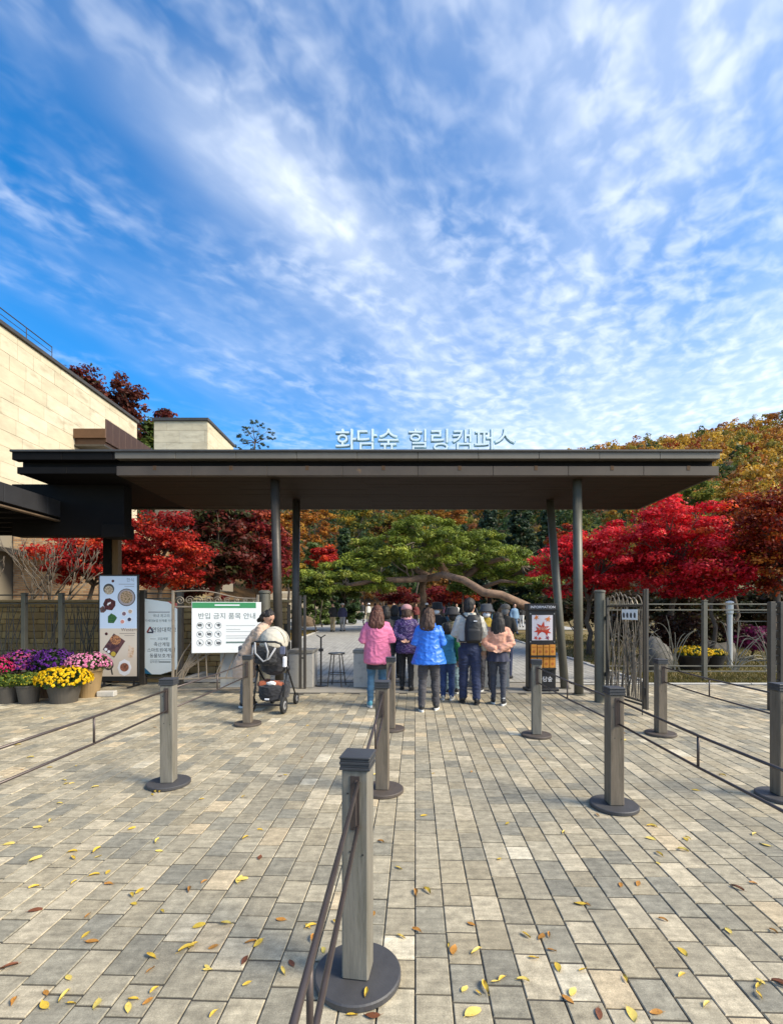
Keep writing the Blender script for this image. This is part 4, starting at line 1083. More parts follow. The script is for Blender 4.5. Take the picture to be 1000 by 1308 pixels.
def loft(mb, rings, n=14):
    """rings: (cx, cy, cz, rx, ry) stacked mostly upwards, closed at both ends"""
    vs = []; m = len(rings)
    for (cx, cy, cz, rx, ry) in rings:
        for k in range(n):
            th = 2 * math.pi * k / n; vs.append((cx + rx * math.cos(th), cy + ry * math.sin(th), cz))
    fs = [(i * n + k, i * n + (k + 1) % n, (i + 1) * n + (k + 1) % n, (i + 1) * n + k) for i in range(m - 1) for k in range(n)]
    fs += [tuple(range(n - 1, -1, -1)), tuple((m - 1) * n + k for k in range(n))]
    mb.add(vs, fs)


def rtube(mb, pts, rs, n=10):
    """round-ended tube"""
    a = Vector(pts[0]); b = Vector(pts[1]); y = Vector(pts[-1]); x = Vector(pts[-2])
    d0 = (a - b).normalized() * rs[0] * 0.6; d1 = (y - x).normalized() * rs[-1] * 0.6
    mb.tube([a + d0] + list(pts) + [y + d1], [rs[0] * 0.5] + list(rs) + [rs[-1] * 0.5], n)


SKIN = M('skin', (0.50, 0.29, 0.20), 0.5, 0, 0.06, 20)
def cloth(name, col=(0.5, 0.5, 0.5), var=0.12, bump=0.0012, bs=30, rough=0.85, sheen=0.15): return M('cloth ' + name, col, rough, 0, var, 9, bump, bs, sheen=sheen)
def floral():
    m = bpy.data.materials.new('floral quilt'); m.use_nodes = True; nt = m.node_tree; nt.nodes.clear(); g = NT(nt)
    co = g.n('ShaderNodeTexCoord').outputs['Object']
    vo = g.n('ShaderNodeTexVoronoi', {'Vector': co, 'Scale': 38.0, 'Randomness': 1.0})
    col = g.mix(g.mapr(vo.outputs['Distance'], 0.22, 0.36), (0.30, 0.24, 0.42, 1), (0.040, 0.020, 0.095, 1))
    col = g.mix(g.mapr(g.noise(co, 22, 3), 0.5, 0.62), col, (0.055, 0.022, 0.13, 1))
    b = g.n('ShaderNodeBsdfPrincipled', {'Base Color': col, 'Roughness': 0.6}); g.n('ShaderNodeOutputMaterial', {'Surface': b.outputs[0]}); return m
HAIRB = M('hair black', (0.014, 0.011, 0.010), 0.62, 0, 0.3, 30, 0.003, 60, stretch=(3, 3, 0.4)); HAIRR = M('hair auburn', (0.085, 0.026, 0.013), 0.62, 0, 0.35, 20, 0.003, 60, stretch=(3, 3, 0.4)); HAIRN = M('hair brown', (0.065, 0.032, 0.018), 0.62, 0, 0.35, 20, 0.003, 60, stretch=(3, 3, 0.4)); HAIRG = M('hair grey', (0.22, 0.21, 0.20), 0.5, 0, 0.2, 20)
WSOLE = M('white sole', (0.72, 0.72, 0.70), 0.5); BSHOE = M('black shoe', (0.02, 0.02, 0.022), 0.45)

HANG = lambda s: ((s * 0.235, -0.03, 1.12), (s * 0.235, 0.04, 0.86))
FRONT = lambda s: ((s * 0.235, -0.03, 1.12), (s * 0.10, 0.21, 1.10))
BACK = lambda s: ((s * 0.245, -0.07, 1.12), (s * 0.045, -0.175, 1.02))
HOLD = lambda s: ((s * 0.23, 0.10, 1.15), (s * 0.17, 0.36, 1.06))
UPH = lambda s: ((s * 0.24, 0.06, 1.14), (s * 0.12, 0.24, 1.30))


def person(label, loc, rz, H, top, pants, shoe, hair, arms=(HANG, HANG), lean=0.0, stance=(0.0, 0.0), spread=0.09, head=(0.0, 0.0), vox=0.011, cap=None, mask=False, skirt=None,
           scarf=None, hood=None, sleeve=None, inner=None, bulk=0.0, face=False, group=None, fingers=True, socks=None, vest=False, collar=None):
    s = H / 1.7
    t = thing('person', label, 'person', loc, rz, group)
    sd = (loc[0] * 7.3 + loc[1] * 3.1) % 50

    def tf(p): p = Vector(p); k = max(0.0, p.z - 0.85); return Vector((p.x, p.y + lean * k / 0.6, p.z - abs(lean) * 0.22 * k)) 
    Rh = Matrix.Rotation(head[0], 3, 'Z') @ Matrix.Rotation(-head[1], 3, 'X'); NK = Vector((0, 0, 1.475))
    def th_(p): return Rh @ (Vector(p) - NK) + tf(NK)
    S = Matrix.Diagonal((s, s, s, 1))
    sh = [Vector((sg_ * 0.148, -0.005, 1.372)) for sg_ in (-1, 1)]
    el = []; wrs = []
    for i, sg_ in enumerate((-1, 1)):
        e, w_ = arms[i](sg_); el.append(Vector(e)); wrs.append(Vector(w_))
    hip = [Vector((sg_ * 0.085, 0, 0.88)) for sg_ in (-1, 1)]
    ank = [Vector((sg_ * spread, stance[i], 0.085)) for i, sg_ in enumerate((-1, 1))]
    kne = [(hip[i] + ank[i]) / 2 + Vector((0.0, 0.035, 0.02)) for i in range(2)]
    # ---- body: one continuous skin
    mb = MB()
    loft(mb, [(*tf((0, 0, z)).xy, tf((0, 0, z)).z, rx, ry) for (z, rx, ry) in ((0.80, 0.06, 0.05), (0.86, 0.13, 0.085), (0.95, 0.145, 0.095), (1.06, 0.122, 0.085), (1.2, 0.135, 0.092), (1.32, 0.145, 0.085), (1.39, 0.125, 0.068), (1.43, 0.065, 0.058), (1.50, 0.052, 0.055), (1.56, 0.05, 0.055))])
    for i in range(2):
        rtube(mb, [tf(sh[i]), tf(el[i]), tf(wrs[i])], [0.045, 0.036, 0.026])
        rtube(mb, [hip[i], kne[i], ank[i]], [0.068, 0.044, 0.032])
        d = (tf(wrs[i]) - tf(el[i])).normalized(); side = Vector((1, 0, 0)) - d * d.x
        side = side.normalized() if side.length > 0.3 else Vector((0, 1, 0)); nn = d.cross(side).normalized(); w0 = tf(wrs[i])
        rot = Matrix((side, nn, d)).transposed()
        mb.ell(w0 + d * 0.05, (0.040, 0.018, 0.055), 10, 8, rot)
        if fingers:
            for f_ in range(4):
                b0 = w0 + d * 0.085 + side * (-0.028 + 0.019 * f_); L_ = (0.062, 0.072, 0.068, 0.052)[f_]
                rtube(mb, [b0, b0 + d * L_ * 0.5 + nn * 0.012, b0 + d * L_ * 0.85 + nn * 0.034], [0.0105, 0.0098, 0.0088], 6)
            sg_ = -1 if i == 0 else 1
            b0 = w0 + d * 0.03 - side * sg_ * 0.034; rtube(mb, [b0, b0 + d * 0.028 - side * sg_ * 0.020, b0 + d * 0.055 - side * sg_ * 0.022 + nn * 0.012], [0.013, 0.012, 0.010], 6)
        else:
            rtube(mb, [w0 + d * 0.08, w0 + d * 0.14 + nn * 0.02], [0.022, 0.014], 6)
    rotH = Rh
    hd = MB()
    hd.ell((0, 0.005, 1.60), (0.075, 0.092, 0.100), 16, 12); hd.ell((0, 0.030, 1.545), (0.058, 0.064, 0.070), 14, 10); hd.ell((0, 0.100, 1.575), (0.012, 0.018, 0.022), 8, 6)
    for sg_ in (-1, 1): hd.ell((sg_ * 0.077, -0.005, 1.58), (0.011, 0.022, 0.032), 8, 6)
    hd.tube([(0, -0.005, 1.44), (0, 0.0, 1.56)], [0.052, 0.05], 12)
    HS = 1.09; HC = Vector((0, 0, 1.60))
    def hs_(p): return (Vector(p) - HC) * HS + HC - Vector((0, 0, 0.022))
    hd.v = [tuple(th_(hs_(p))) for p in hd.v]; mb.add(hd.v, hd.f)
    mb.xform(S); link('body', remesh(mb, max(vox * 0.92, 0.009) * (1 if fingers else 1.6), 1), SKIN, t)
    if face:
        for sg_ in (-1, 1):
            e = MB(); e.ell((sg_ * 0.030, 0.088, 1.605), (0.012, 0.008, 0.006), 8, 6); e.v = [tuple(th_(hs_(p))) for p in e.v]; part('eye', e.xform(S), BLACK, t, True)
            e = MB(); e.tube([(sg_ * 0.018, 0.096, 1.628), (sg_ * 0.045, 0.086, 1.628)], 0.004, 5); e.v = [tuple(th_(hs_(p))) for p in e.v]; part('eyebrow', e.xform(S), HAIRB, t)
        if not mask:
            e = MB(); e.ell((0, 0.091, 1.525), (0.022, 0.006, 0.006), 8, 6); e.v = [tuple(th_(hs_(p))) for p in e.v]; part('mouth', e.xform(S), M('lips', (0.32, 0.09, 0.08), 0.5), t, True)
    if mask:
        e = MB(); e.ell((0, 0.045, 1.545), (0.070, 0.072, 0.058), 14, 10); e.v = [tuple(th_(hs_(p))) for p in e.v]; part('mask', e.xform(S), M('mask white', (0.75, 0.75, 0.76), 0.8), t, True)
    # ---- top
    tm, hem, flare = top
    b = 0.028 + bulk
    mb = MB(); rings = []
    zs = [hem, hem + 0.03, (hem + 0.98) / 2, 1.0, 1.10, 1.22, 1.32, 1.385, 1.425, 1.455]
    zs = sorted(set([z for z in zs if z >= hem]))
    def tr(z):
        tab = ((0.5, 0.17, 0.13), (0.86, 0.160, 0.112), (0.95, 0.158, 0.110), (1.06, 0.145, 0.102), (1.2, 0.155, 0.110), (1.32, 0.165, 0.102), (1.39, 0.140, 0.080), (1.43, 0.078, 0.070), (1.46, 0.062, 0.062))
        for a, c in zip(tab, tab[1:]):
            if z <= c[0]: k = max(0, (z - a[0]) / (c[0] - a[0])); return a[1] + (c[1] - a[1]) * k, a[2] + (c[2] - a[2]) * k
        return tab[-1][1:]
    for z in zs:
        rx, ry = tr(z); k = max(0.0, (1.15 - z) / max(0.05, 1.15 - hem)); bb = b if z < 1.36 else b * 0.6
        if bulk > 0.02 and z < hem + 0.02: bb *= 0.5
        p = tf((0, 0, z)); rings.append((p.x, p.y, p.z, rx + bb + flare * k, ry + bb + flare * k * 0.9))
    loft(mb, rings, 18)
    slm = MB() if vest else mb
    for i in range(2):
        e, w_ = tf(el[i]), tf(wrs[i]); w2 = e.lerp(w_, 0.97)
        mid = tf(sh[i]).lerp(e, 0.5) + Vector((0, 0, 0.0)); m2 = e.lerp(w2, 0.5)
        rtube(slm, [tf(sh[i]) * 1.0, mid, e, m2, w2], [0.050 + b * 0.35, 0.052 + b * 0.5, 0.047 + b * 0.55, 0.044 + b * 0.5, 0.034 + b * 0.35], 12)
    tops = link('jacket', remesh(mb.xform(S), vox, 2, 0.010 if fingers else 0.0, (8, 8, 7.5), sd), tm, t)
    if vest: link('sleeves', remesh(slm.xform(S), vox, 2, 0.008, (8, 8, 9), sd), sleeve, t)
    if inner:
        mb = MB(); loft(mb, [(0, 0, inner[1], 0.165 + flare, 0.125 + flare * 0.9), (0, 0, inner[1] + 0.02, 0.168 + flare, 0.128 + flare * 0.9), (0, 0, hem + 0.12, 0.17, 0.125)], 18); link('shirt_hem', remesh(mb.xform(S), vox, 1), inner[0], t)
    if hood:
        mb = MB(); mb.ell((0, -0.095, 1.385), (0.125, 0.055, 0.085), 14, 10); mb.ell((0, -0.06, 1.435), (0.115, 0.075, 0.035), 14, 8); mb.v = [tuple(tf(p)) for p in mb.v]; link('hood', remesh(mb.xform(S), vox, 2, 0.008, (8, 8, 12), sd), hood, t)
    if scarf:
        mb = MB()
        for k_ in range(3): mb.tube([tf((0.088 * math.cos(a) * (1 - .06 * k_), 0.085 * math.sin(a) * (1 - .06 * k_) - 0.005, 1.43 + 0.028 * k_)) for a in np.linspace(0, 2 * math.pi, 17)], 0.026, 8)
        link('scarf', remesh(mb.xform(S), vox, 2, 0.006, (9, 9, 9), sd), scarf, t)
    # ---- trousers
    pm, pw = pants; mb = MB()
    loft(mb, [(0, 0, 0.79, 0.145, 0.095), (0, 0, 0.86, 0.160, 0.115), (0, 0, 0.96, 0.150, 0.108), (0, 0, 1.02, 0.140, 0.100)], 16)
    for i in range(2):
        a = Vector(ank[i]) + Vector((0, 0, 0.0)); kt = hip[i].lerp(kne[i], 0.5) + Vector((0, -0.01, 0)); kc = kne[i].lerp(a, 0.45) + Vector((0, -0.018, 0))
        rtube(mb, [hip[i], kt, kne[i], kc, a], [0.086 + pw, 0.077 + pw, 0.060 + pw, 0.054 + pw * 1.15, 0.043 + pw * 1.25], 12)
    link('trousers', remesh(mb.xform(S), vox, 2, 0.009 if fingers else 0, (7, 7, 13), sd + 9), pm, t)
    if skirt:
        mb = MB(); n = 40; vs = []
        for j, (z, r_) in enumerate(((0.98, 0.160), (0.88, 0.178), (skirt[1], 0.205))):
            for k in range(n): q = r_ * (1 + 0.06 * j * math.sin(k * 2 * math.pi / n * 10)); a = 2 * math.pi * k / n; vs.append((q * math.cos(a), q * math.sin(a) * 0.8, z))
        mb.add(vs, [(j * n + k, j * n + (k + 1) % n, (j + 1) * n + (k + 1) % n, (j + 1) * n + k) for j in range(2) for k in range(n)]); part('skirt', mb.xform(S), skirt[0], t, True)
    # ---- shoes
    um, som = shoe
    for i in range(2):
        a = ank[i]; so_ = Matrix.Rotation(-0.16 if i else 0.16, 3, 'Z')
        mb = MB(); mb.ell((0, 0.055, 0.045), (0.044, 0.130, 0.045), 14, 10); mb.ell((0, -0.02, 0.075), (0.040, 0.058, 0.05), 12, 8)
        mb.v = [tuple(so_ @ Vector((p[0], p[1], max(p[2], 0.022))) + Vector((a.x, a.y, 0))) for p in mb.v]
        o = link('shoe', remesh(mb.xform(S), 0.009 if fingers else 0.02, 1), um, t)
        mb = MB(); pl = [(0.043 * math.cos(q) * (1 + 0.12 * math.sin(q)), 0.045 + 0.140 * math.sin(q)) for q in np.linspace(0, 2 * math.pi, 19)[:-1]]
        def f0(x, y, z): v = so_ @ Vector((x, y, z)); return (v.x + a.x, v.y + a.y, v.z)
        mb.prism(pl, lambda x, y: f0(x, y, 0.0), lambda x, y: f0(x * 1.02, y, 0.030)); part('sole', mb.xform(S), som, o)
        if socks:
            mb = MB(); mb.lathe([(0.040, 0.09), (0.038, 0.14)], (a.x, a.y, 0), 12); part('sock', mb.xform(S), socks, t)
    # ---- hair, hat
    st, hm, hl = hair; mb = MB()
    if st != 'none':
        mb.ell((0, -0.012, 1.615), (0.086, 0.098, 0.100), 16, 12); mb.ell((0, -0.045, 1.565), (0.078, 0.066, 0.085), 14, 10)
        if st == 'long':
            loft(mb, [(0, -0.075, hl, 0.045, 0.020), (0, -0.092, hl + 0.05, 0.100, 0.036), (0, -0.092, (hl + 1.5) / 2, 0.122, 0.050), (0, -0.072, 1.50, 0.116, 0.064), (0, -0.045, 1.60, 0.098, 0.075)], 14)
        if st == 'bob':
            loft(mb, [(0, -0.045, 1.47, 0.075, 0.05), (0, -0.045, 1.52, 0.095, 0.068), (0, -0.03, 1.60, 0.092, 0.085)], 14)
        if st == 'curly':
            for k_ in range(26):
                a = RND.uniform(0, 6.28); mb.ell((0.085 * math.cos(a), -0.045 + 0.065 * math.sin(a) * (1 if math.sin(a) < 0.3 else 0.4), RND.uniform(1.45, 1.66)), (0.03, 0.03, 0.045), 8, 6)
        # keep the face clear
        mb.v = [tuple(th_(hs_((p[0], min(p[1], 0.060 if p[2] > 1.63 else 0.020), p[2])))) for p in mb.v]
        link('hair', remesh(mb.xform(S), vox * 0.85, 1, (0.010 if hm in (HAIRR, HAIRN) else 0.006) if fingers else 0, (26, 26, 3.2), sd), hm, t)
    if cap:
        kind, cm = cap; mb = MB()
        if kind == 'bucket':
            mb.lathe([(0.150, 1.605), (0.152, 1.612), (0.110, 1.650), (0.104, 1.72), (0.085, 1.742), (0.03, 1.748)], (0, 0, 0), 24); mb.lathe([(0.100, 1.60), (0.148, 1.600), (0.15, 1.606)], (0, 0, 0), 24)
        else:
            mb.lathe([(0.100, 1.620), (0.102, 1.66), (0.085, 1.705), (0.04, 1.728), (0.01, 1.732)], (0, -0.008, 0), 20, 1, 1.1)
            mb.prism([(0.075 * math.cos(q), 0.10 + 0.085 * math.sin(q)) for q in np.linspace(0, math.pi, 10)], lambda x, y: (x, y, 1.628 - 0.1 * (y - .1)), lambda x, y: (x, y, 1.640 - 0.1 * (y - .1)))
        mb.v = [tuple(th_(hs_(p))) for p in mb.v]; part('hat', mb.xform(S), cm, t, True)
    return t


JEAN = cloth('jeans', (0.060, 0.145, 0.235)); NAVY = cloth('navy', (0.018, 0.028, 0.075)); BLK = cloth('black', (0.018, 0.018, 0.020)); CHAR = cloth('charcoal', (0.055, 0.052, 0.060)); KHA = cloth('khaki', (0.34, 0.26, 0.15)); LJE = cloth('light jeans', (0.17, 0.25, 0.28))
LAN = 'visitors waiting at the gate'
person('woman in pink jacket and blue jeans with auburn hair, seen from behind', (-0.36, 7.62, 0.001), rad(4), 1.65, (cloth('pink', (0.66, 0.17, 0.31)), 0.72, 0.012), (JEAN, 0.004), (M('teal shoe', (0.14, 0.42, 0.50), 0.5), WSOLE), ('long', HAIRR, 1.30),
       (FRONT, FRONT), bulk=0.030, inner=(BLK, 0.635), spread=0.115, stance=(0.0, 0.12), group=LAN, head=(rad(-8), rad(10)), collar=None)
person('woman in purple floral quilted jacket and pink scarf, hands behind her back', (0.14, 9.20, 0.001), rad(-6), 1.67, (floral(), 0.74, 0.015), (BLK, 0.006), (BSHOE, BSHOE), ('bob', HAIRN, 0), (BACK, BACK), bulk=0.022, scarf=cloth('pink scarf', (0.62, 0.30, 0.32)),
       hood=None, cap=('cap', cloth('rose cap', (0.50, 0.26, 0.27))), group=LAN, stance=(0.05, -0.05), head=(0, rad(8)))
person('person in black coat and jeans behind the woman in pink', (-0.27, 9.22, 0.001), rad(5), 1.66, (BLK, 0.72, 0.01), (JEAN, 0.006), (M('dark red shoe', (0.13, 0.02, 0.02), 0.5), BSHOE), ('bob', HAIRB, 0), (FRONT, FRONT), group=LAN)
person('woman in bright blue hooded raincoat and charcoal trousers', (0.46, 7.32, 0.001), rad(-4), 1.60, (cloth('royal blue', (0.030, 0.165, 0.66), rough=0.45, sheen=0), 0.78, 0.095), (CHAR, 0.012), (BSHOE, WSOLE), ('long', HAIRN, 1.33), (FRONT, FRONT), bulk=0.008,
       hood=cloth('royal blue'), group=LAN, spread=0.12, stance=(-0.05, 0.10), head=(rad(-14), rad(8)), scarf=cloth('slate collar', (0.03, 0.05, 0.09)))
person('child in teal blue vest with green sleeves and blue jeans', (0.84, 8.22, 0.001), rad(-10), 1.36, (cloth('teal vest', (0.045, 0.24, 0.42)), 0.80, 0.01), (cloth('blue jeans', (0.022, 0.05, 0.15)), 0.012), (M('pale sneaker', (0.48, 0.46, 0.43), 0.6), WSOLE), ('bob', HAIRB, 0),
       (FRONT, HANG), sleeve=cloth('green sleeve', (0.02, 0.20, 0.075)), vest=True, group=LAN)
person('person in olive jacket and pale jeans between the child and backpack man', (1.00, 8.85, 0.001), rad(8), 1.60, (cloth('olive', (0.115, 0.10, 0.05)), 0.86, 0.01), (LJE, 0.010), (BSHOE, WSOLE), ('short', HAIRB, 0), (FRONT, FRONT), group=LAN, cap=('bucket', cloth('black hat', (0.02, 0.02, 0.024))))
person('man in cream sweatshirt and navy trousers carrying a black backpack', (1.18, 7.88, 0.001), rad(-5), 1.78, (cloth('cream', (0.52, 0.49, 0.42)), 0.985, 0.012), (NAVY, 0.016), (BSHOE, BSHOE), ('short', HAIRB, 0), (FRONT, HANG), bulk=0.016, group=LAN, stance=(0.06, -0.06), spread=0.105, head=(rad(-25), 0))
person('person in mustard jacket, grey bucket hat and white mask facing back', (1.70, 9.18, 0.001), rad(172), 1.66, (cloth('mustard', (0.36, 0.24, 0.02)), 0.90, 0.01), (CHAR, 0.008), (BSHOE, WSOLE), ('bob', HAIRB, 0), (FRONT, FRONT), cap=('bucket', cloth('grey hat', (0.06, 0.065, 0.075))), mask=True, face=True, group=LAN)
person('girl in peach sweatshirt and dark leggings with hands clasped behind', (1.645, 7.82, 0.001), rad(-14), 1.54, (cloth('peach', (0.64, 0.32, 0.22)), 0.98, 0.008), (cloth('slate leggings', (0.050, 0.054, 0.072)), 0.001), (BSHOE, WSOLE), ('long', HAIRB, 1.22), (BACK, BACK), bulk=0.020,
       skirt=(cloth('navy skirt', (0.035, 0.038, 0.07)), 0.80), socks=M('white sock', (0.7, 0.7, 0.68), 0.8), group=LAN, stance=(0.06, -0.06))
person('older man in dark brown jacket and grey cap beyond the gate blocks', (2.43, 10.75, 0.001), rad(-25), 1.70, (cloth('dark brown', (0.045, 0.040, 0.034)), 0.86, 0.01), (NAVY, 0.012), (BSHOE, BSHOE), ('short', HAIRG, 0), (HANG, FRONT), cap=('cap', cloth('grey cap', (0.20, 0.17, 0.14))), group=LAN, fingers=False, vox=0.016, head=(0, 0))
person('person in black cap and white mask looking aside beyond gate blocks', (0.86, 10.65, 0.001), rad(150), 1.72, (BLK, 0.85, 0.01), (BLK, 0.01), (BSHOE, BSHOE), ('short', HAIRB, 0), (HANG, FRONT), cap=('bucket', BLK), mask=True, face=True, group=LAN, fingers=False, vox=0.016)
person('person in burnt orange jacket beyond the gate blocks', (1.18, 10.45, 0.001), rad(20), 1.56, (cloth('burnt orange', (0.34, 0.14, 0.03)), 0.85, 0.01), (CHAR, 0.01), (BSHOE, BSHOE), ('bob', HAIRB, 0), (HANG, FRONT), group=LAN, fingers=False, vox=0.016)
person('person in black jacket left of the upright pine trunk', (-0.10, 10.9, 0.001), rad(-20), 1.70, (BLK, 0.80, 0.01), (BLK, 0.01), (BSHOE, BSHOE), ('bob', HAIRB, 0), (HANG, FRONT), group=LAN, fingers=False, vox=0.016)

# backpack on the man
bp = thing('backpack', 'black backpack with front pocket worn by the man in cream', 'backpack', (1.18, 7.88, 0.0), rad(-5))
mb = MB(); loft(mb, [(0.045, -0.215, 1.03, 0.10, 0.05), (0.045, -0.225, 1.06, 0.135, 0.075), (0.045, -0.23, 1.20, 0.145, 0.085), (0.045, -0.225, 1.36, 0.135, 0.075), (0.045, -0.21, 1.45, 0.115, 0.06), (0.045, -0.20, 1.49, 0.07, 0.035)], 18)
BPM = cloth('backpack nylon', (0.014, 0.014, 0.016), rough=0.6, sheen=0)
link('main_bag', remesh(mb, 0.012, 1, 0.004, (9, 9, 9)), BPM, bp)
mb = MB(); loft(mb, [(0.045, -0.30, 1.06, 0.09, 0.02), (0.045, -0.305, 1.08, 0.11, 0.035), (0.045, -0.305, 1.24, 0.11, 0.03), (0.045, -0.30, 1.27, 0.09, 0.015)], 16); link('front_pocket', remesh(mb, 0.010, 1), BPM, bp)
for pts in ([(0.14, -0.16, 1.44), (0.15, -0.05, 1.50), (0.14, 0.10, 1.44), (0.17, 0.12, 1.25)], [(-0.06, -0.17, 1.44), (-0.12, -0.05, 1.49), (-0.13, 0.10, 1.43), (-0.17, 0.12, 1.25)], [(0.12, -0.18, 1.46), (0.105, -0.13, 1.55), (0.09, -0.12, 1.60)]):
    mb = MB(); mb.tube(pts, 0.02, 7); part('strap', mb, BPM, bp, True)
mb = MB(); mb.tube([(-0.07, -0.245, 1.06), (-0.17, -0.12, 1.05), (-0.2, 0.0, 1.15)], 0.012, 6); part('strap', mb, BPM, bp, True)
mb = MB(); mb.box(0.045, 0.10, -0.318, -0.305, 1.385, 1.40); mb.v = [(p[0], p[1] + 0.008, p[2]) for p in mb.v]; part('emblem', mb, WHITED, bp)

# woman bending to the stroller
person('woman in long beige cardigan with dark curly hair bending over the stroller', (-2.50, 7.62, 0.001), rad(-84), 1.64, (cloth('beige', (0.50, 0.36, 0.265)), 0.50, 0.030), (cloth('grey trousers', (0.12, 0.12, 0.13)), 0.012), (BSHOE, WSOLE), ('curly', HAIRB, 0), (HOLD, HOLD), lean=0.33, head=(rad(-38), rad(38)), face=True, bulk=0.018)

# ---- stroller
def stroller():
    t = thing('stroller', 'dark grey baby stroller with cream hood and loaded basket', 'stroller', (-1.98, 7.36, 0.001), rad(-6))
    FR = M('stroller frame', (0.03, 0.03, 0.032), 0.35, 0.5); FAB = cloth('stroller grey', (0.018, 0.019, 0.025)); FAB2 = cloth('stroller light grey', (0.33, 0.33, 0.34)); TY = M('tyre', (0.02, 0.02, 0.02), 0.8)
    for (x, y, r_) in ((-0.255, -0.22, 0.125), (0.255, -0.22, 0.125), (-0.20, 0.52, 0.095), (0.20, 0.52, 0.095)):
        mb = MB(); mb.lathe([(r_ * 0.72, -0.018), (r_ * 0.95, -0.022), (r_, -0.012), (r_, 0.012), (r_ * 0.95, 0.022), (r_ * 0.72, 0.018)], (0, 0, 0), 28); mb.xform(Matrix.Translation((x, y, r_)) @ Matrix.Rotation(rad(90), 4, 'Y')); wlk = part('wheel', mb, TY, t)
        mb = MB(); mb.lathe([(r_ * 0.70, -0.012), (r_ * 0.3, -0.026), (r_ * 0.3, 0.026), (r_ * 0.70, 0.012)], (0, 0, 0), 20); mb.xform(Matrix.Translation((x, y, r_)) @ Matrix.Rotation(rad(90), 4, 'Y')); part('hub', mb, M('wheel grey', (0.35, 0.35, 0.36), 0.4, 0.3), wlk)
    mb = MB(); mb.tube([(-0.255, -0.22, 0.125), (0.255, -0.22, 0.125)], 0.014, 8); part('axle', mb, FR, t)
    for s_ in (-1, 1):
        mb = MB(); mb.tube([(s_ * 0.225, -0.22, 0.13), (s_ * 0.235, -0.10, 0.45), (s_ * 0.24, 0.0, 0.66), (s_ * 0.24, -0.12, 0.90), (s_ * 0.235, -0.22, 1.02)], 0.015, 8); part('side_frame', mb, FR, t, True)
        mb = MB(); mb.tube([(s_ * 0.24, 0.0, 0.64), (s_ * 0.215, 0.3, 0.35), (s_ * 0.20, 0.52, 0.12)], 0.014, 8); part('front_leg', mb, FR, t, True)
        mb = MB(); mb.ell((s_ * 0.25, -0.01, 0.66), (0.026, 0.05, 0.05), 12, 8); part('joint', mb, FR, t, True)
    mb = MB(); mb.tube([(-0.235, -0.22, 1.0), (-0.225, -0.27, 1.06), (-0.15, -0.30, 1.09), (0.15, -0.30, 1.09), (0.225, -0.27, 1.06), (0.235, -0.22, 1.0)], 0.017, 9); part('handle', mb, BLACK, t, True)
    # basket
    mb = MB(); loft(mb, [(0, 0.08, 0.165, 0.17, 0.26), (0, 0.08, 0.19, 0.205, 0.30), (0, 0.07, 0.30, 0.225, 0.33), (0, 0.07, 0.40, 0.225, 0.34), (0, 0.07, 0.41, 0.21, 0.32)], 22); link('basket', remesh(mb, 0.012, 1, 0.012, (6, 6, 9), 4), FAB, t)
    mb = MB()
    for k in range(7): mb.ell((RND.uniform(-0.15, 0.15), RND.uniform(-0.18, 0.15), 0.42), (0.07, 0.09, 0.05), 10, 7)
    link('rust_blanket', remesh(mb, 0.014, 1, 0.015, (9, 9, 9), 2), cloth('rust blanket', (0.30, 0.08, 0.035)), t)
    mb = MB(); mb.ell((0.05, -0.20, 0.45), (0.08, 0.05, 0.035), 12, 8); link('white_pouch', remesh(mb, 0.012, 1, 0.008, (12, 12, 12)), cloth('white', (0.68, 0.68, 0.68)), t)
    # seat shell and hood
    mb = MB(); loft(mb, [(0, 0.10, 0.56, 0.12, 0.16), (0, 0.08, 0.62, 0.19, 0.22), (0, 0.04, 0.78, 0.215, 0.22), (0, 0.02, 0.94, 0.215, 0.21), (0, 0.02, 1.00, 0.20, 0.19)], 20); link('seat_shell', remesh(mb, 0.013, 1, 0.01, (6, 6, 8), 1), FAB, t)
    mb = MB(); mb.ell((0, 0.05, 1.06), (0.215, 0.25, 0.245), 20, 14); mb.v = [(p[0], p[1], max(p[2], 0.98)) for p in mb.v]; hd = link('hood', remesh(mb, 0.013, 1, 0.006, (5, 5, 5), 1), cloth('cream hood', (0.50, 0.46, 0.38)), t)
    for k, a in enumerate((-0.4, 0.1, 0.5)):
        mb = MB(); mb.tube([(0.219 * math.cos(q) * math.cos(a * 0.6), 0.05 + 0.24 * math.sin(a), 1.06 + 0.249 * math.sin(q) * math.cos(a)) for q in np.linspace(0.02, math.pi - 0.02, 13)], 0.006, 5); part('hood_rib', mb, cloth('cream rib', (0.50, 0.46, 0.39)), hd)
    # bag hung from the handle with pale straps
    mb = MB(); loft(mb, [(0.0, -0.29, 0.74, 0.13, 0.035), (0, -0.30, 0.78, 0.17, 0.06), (0, -0.29, 0.92, 0.165, 0.06), (0, -0.28, 1.02, 0.13, 0.03)], 18); bg_ = link('hanging_bag', remesh(mb, 0.012, 1, 0.014, (7, 7, 9), 6), BLK, t)
    for pts in ([(-0.16, -0.31, 1.08), (-0.13, -0.365, 0.92), (0.0, -0.385, 0.80), (0.08, -0.37, 0.84), (0.16, -0.31, 1.0)], [(0.02, -0.36, 1.08), (0.07, -0.38, 0.95), (0.05, -0.375, 0.82)], [(-0.2, -0.28, 1.04), (-0.21, -0.30, 0.78)]):
        mb = MB(); mb.tube(pts, 0.014, 6); part('strap', mb, FAB2, bg_, True)
    mb = MB(); mb.bbox(-0.03, 0.04, -0.262, -0.255, 0.205, 0.23, 0.001); part('label_tag', mb, WHITED, t)
    mb = MB(); mb.bbox(0.21, 0.29, -0.27, -0.25, 0.90, 1.02, 0.006); part('phone_pouch', mb, cloth('slate pouch', (0.12, 0.13, 0.20)), t)
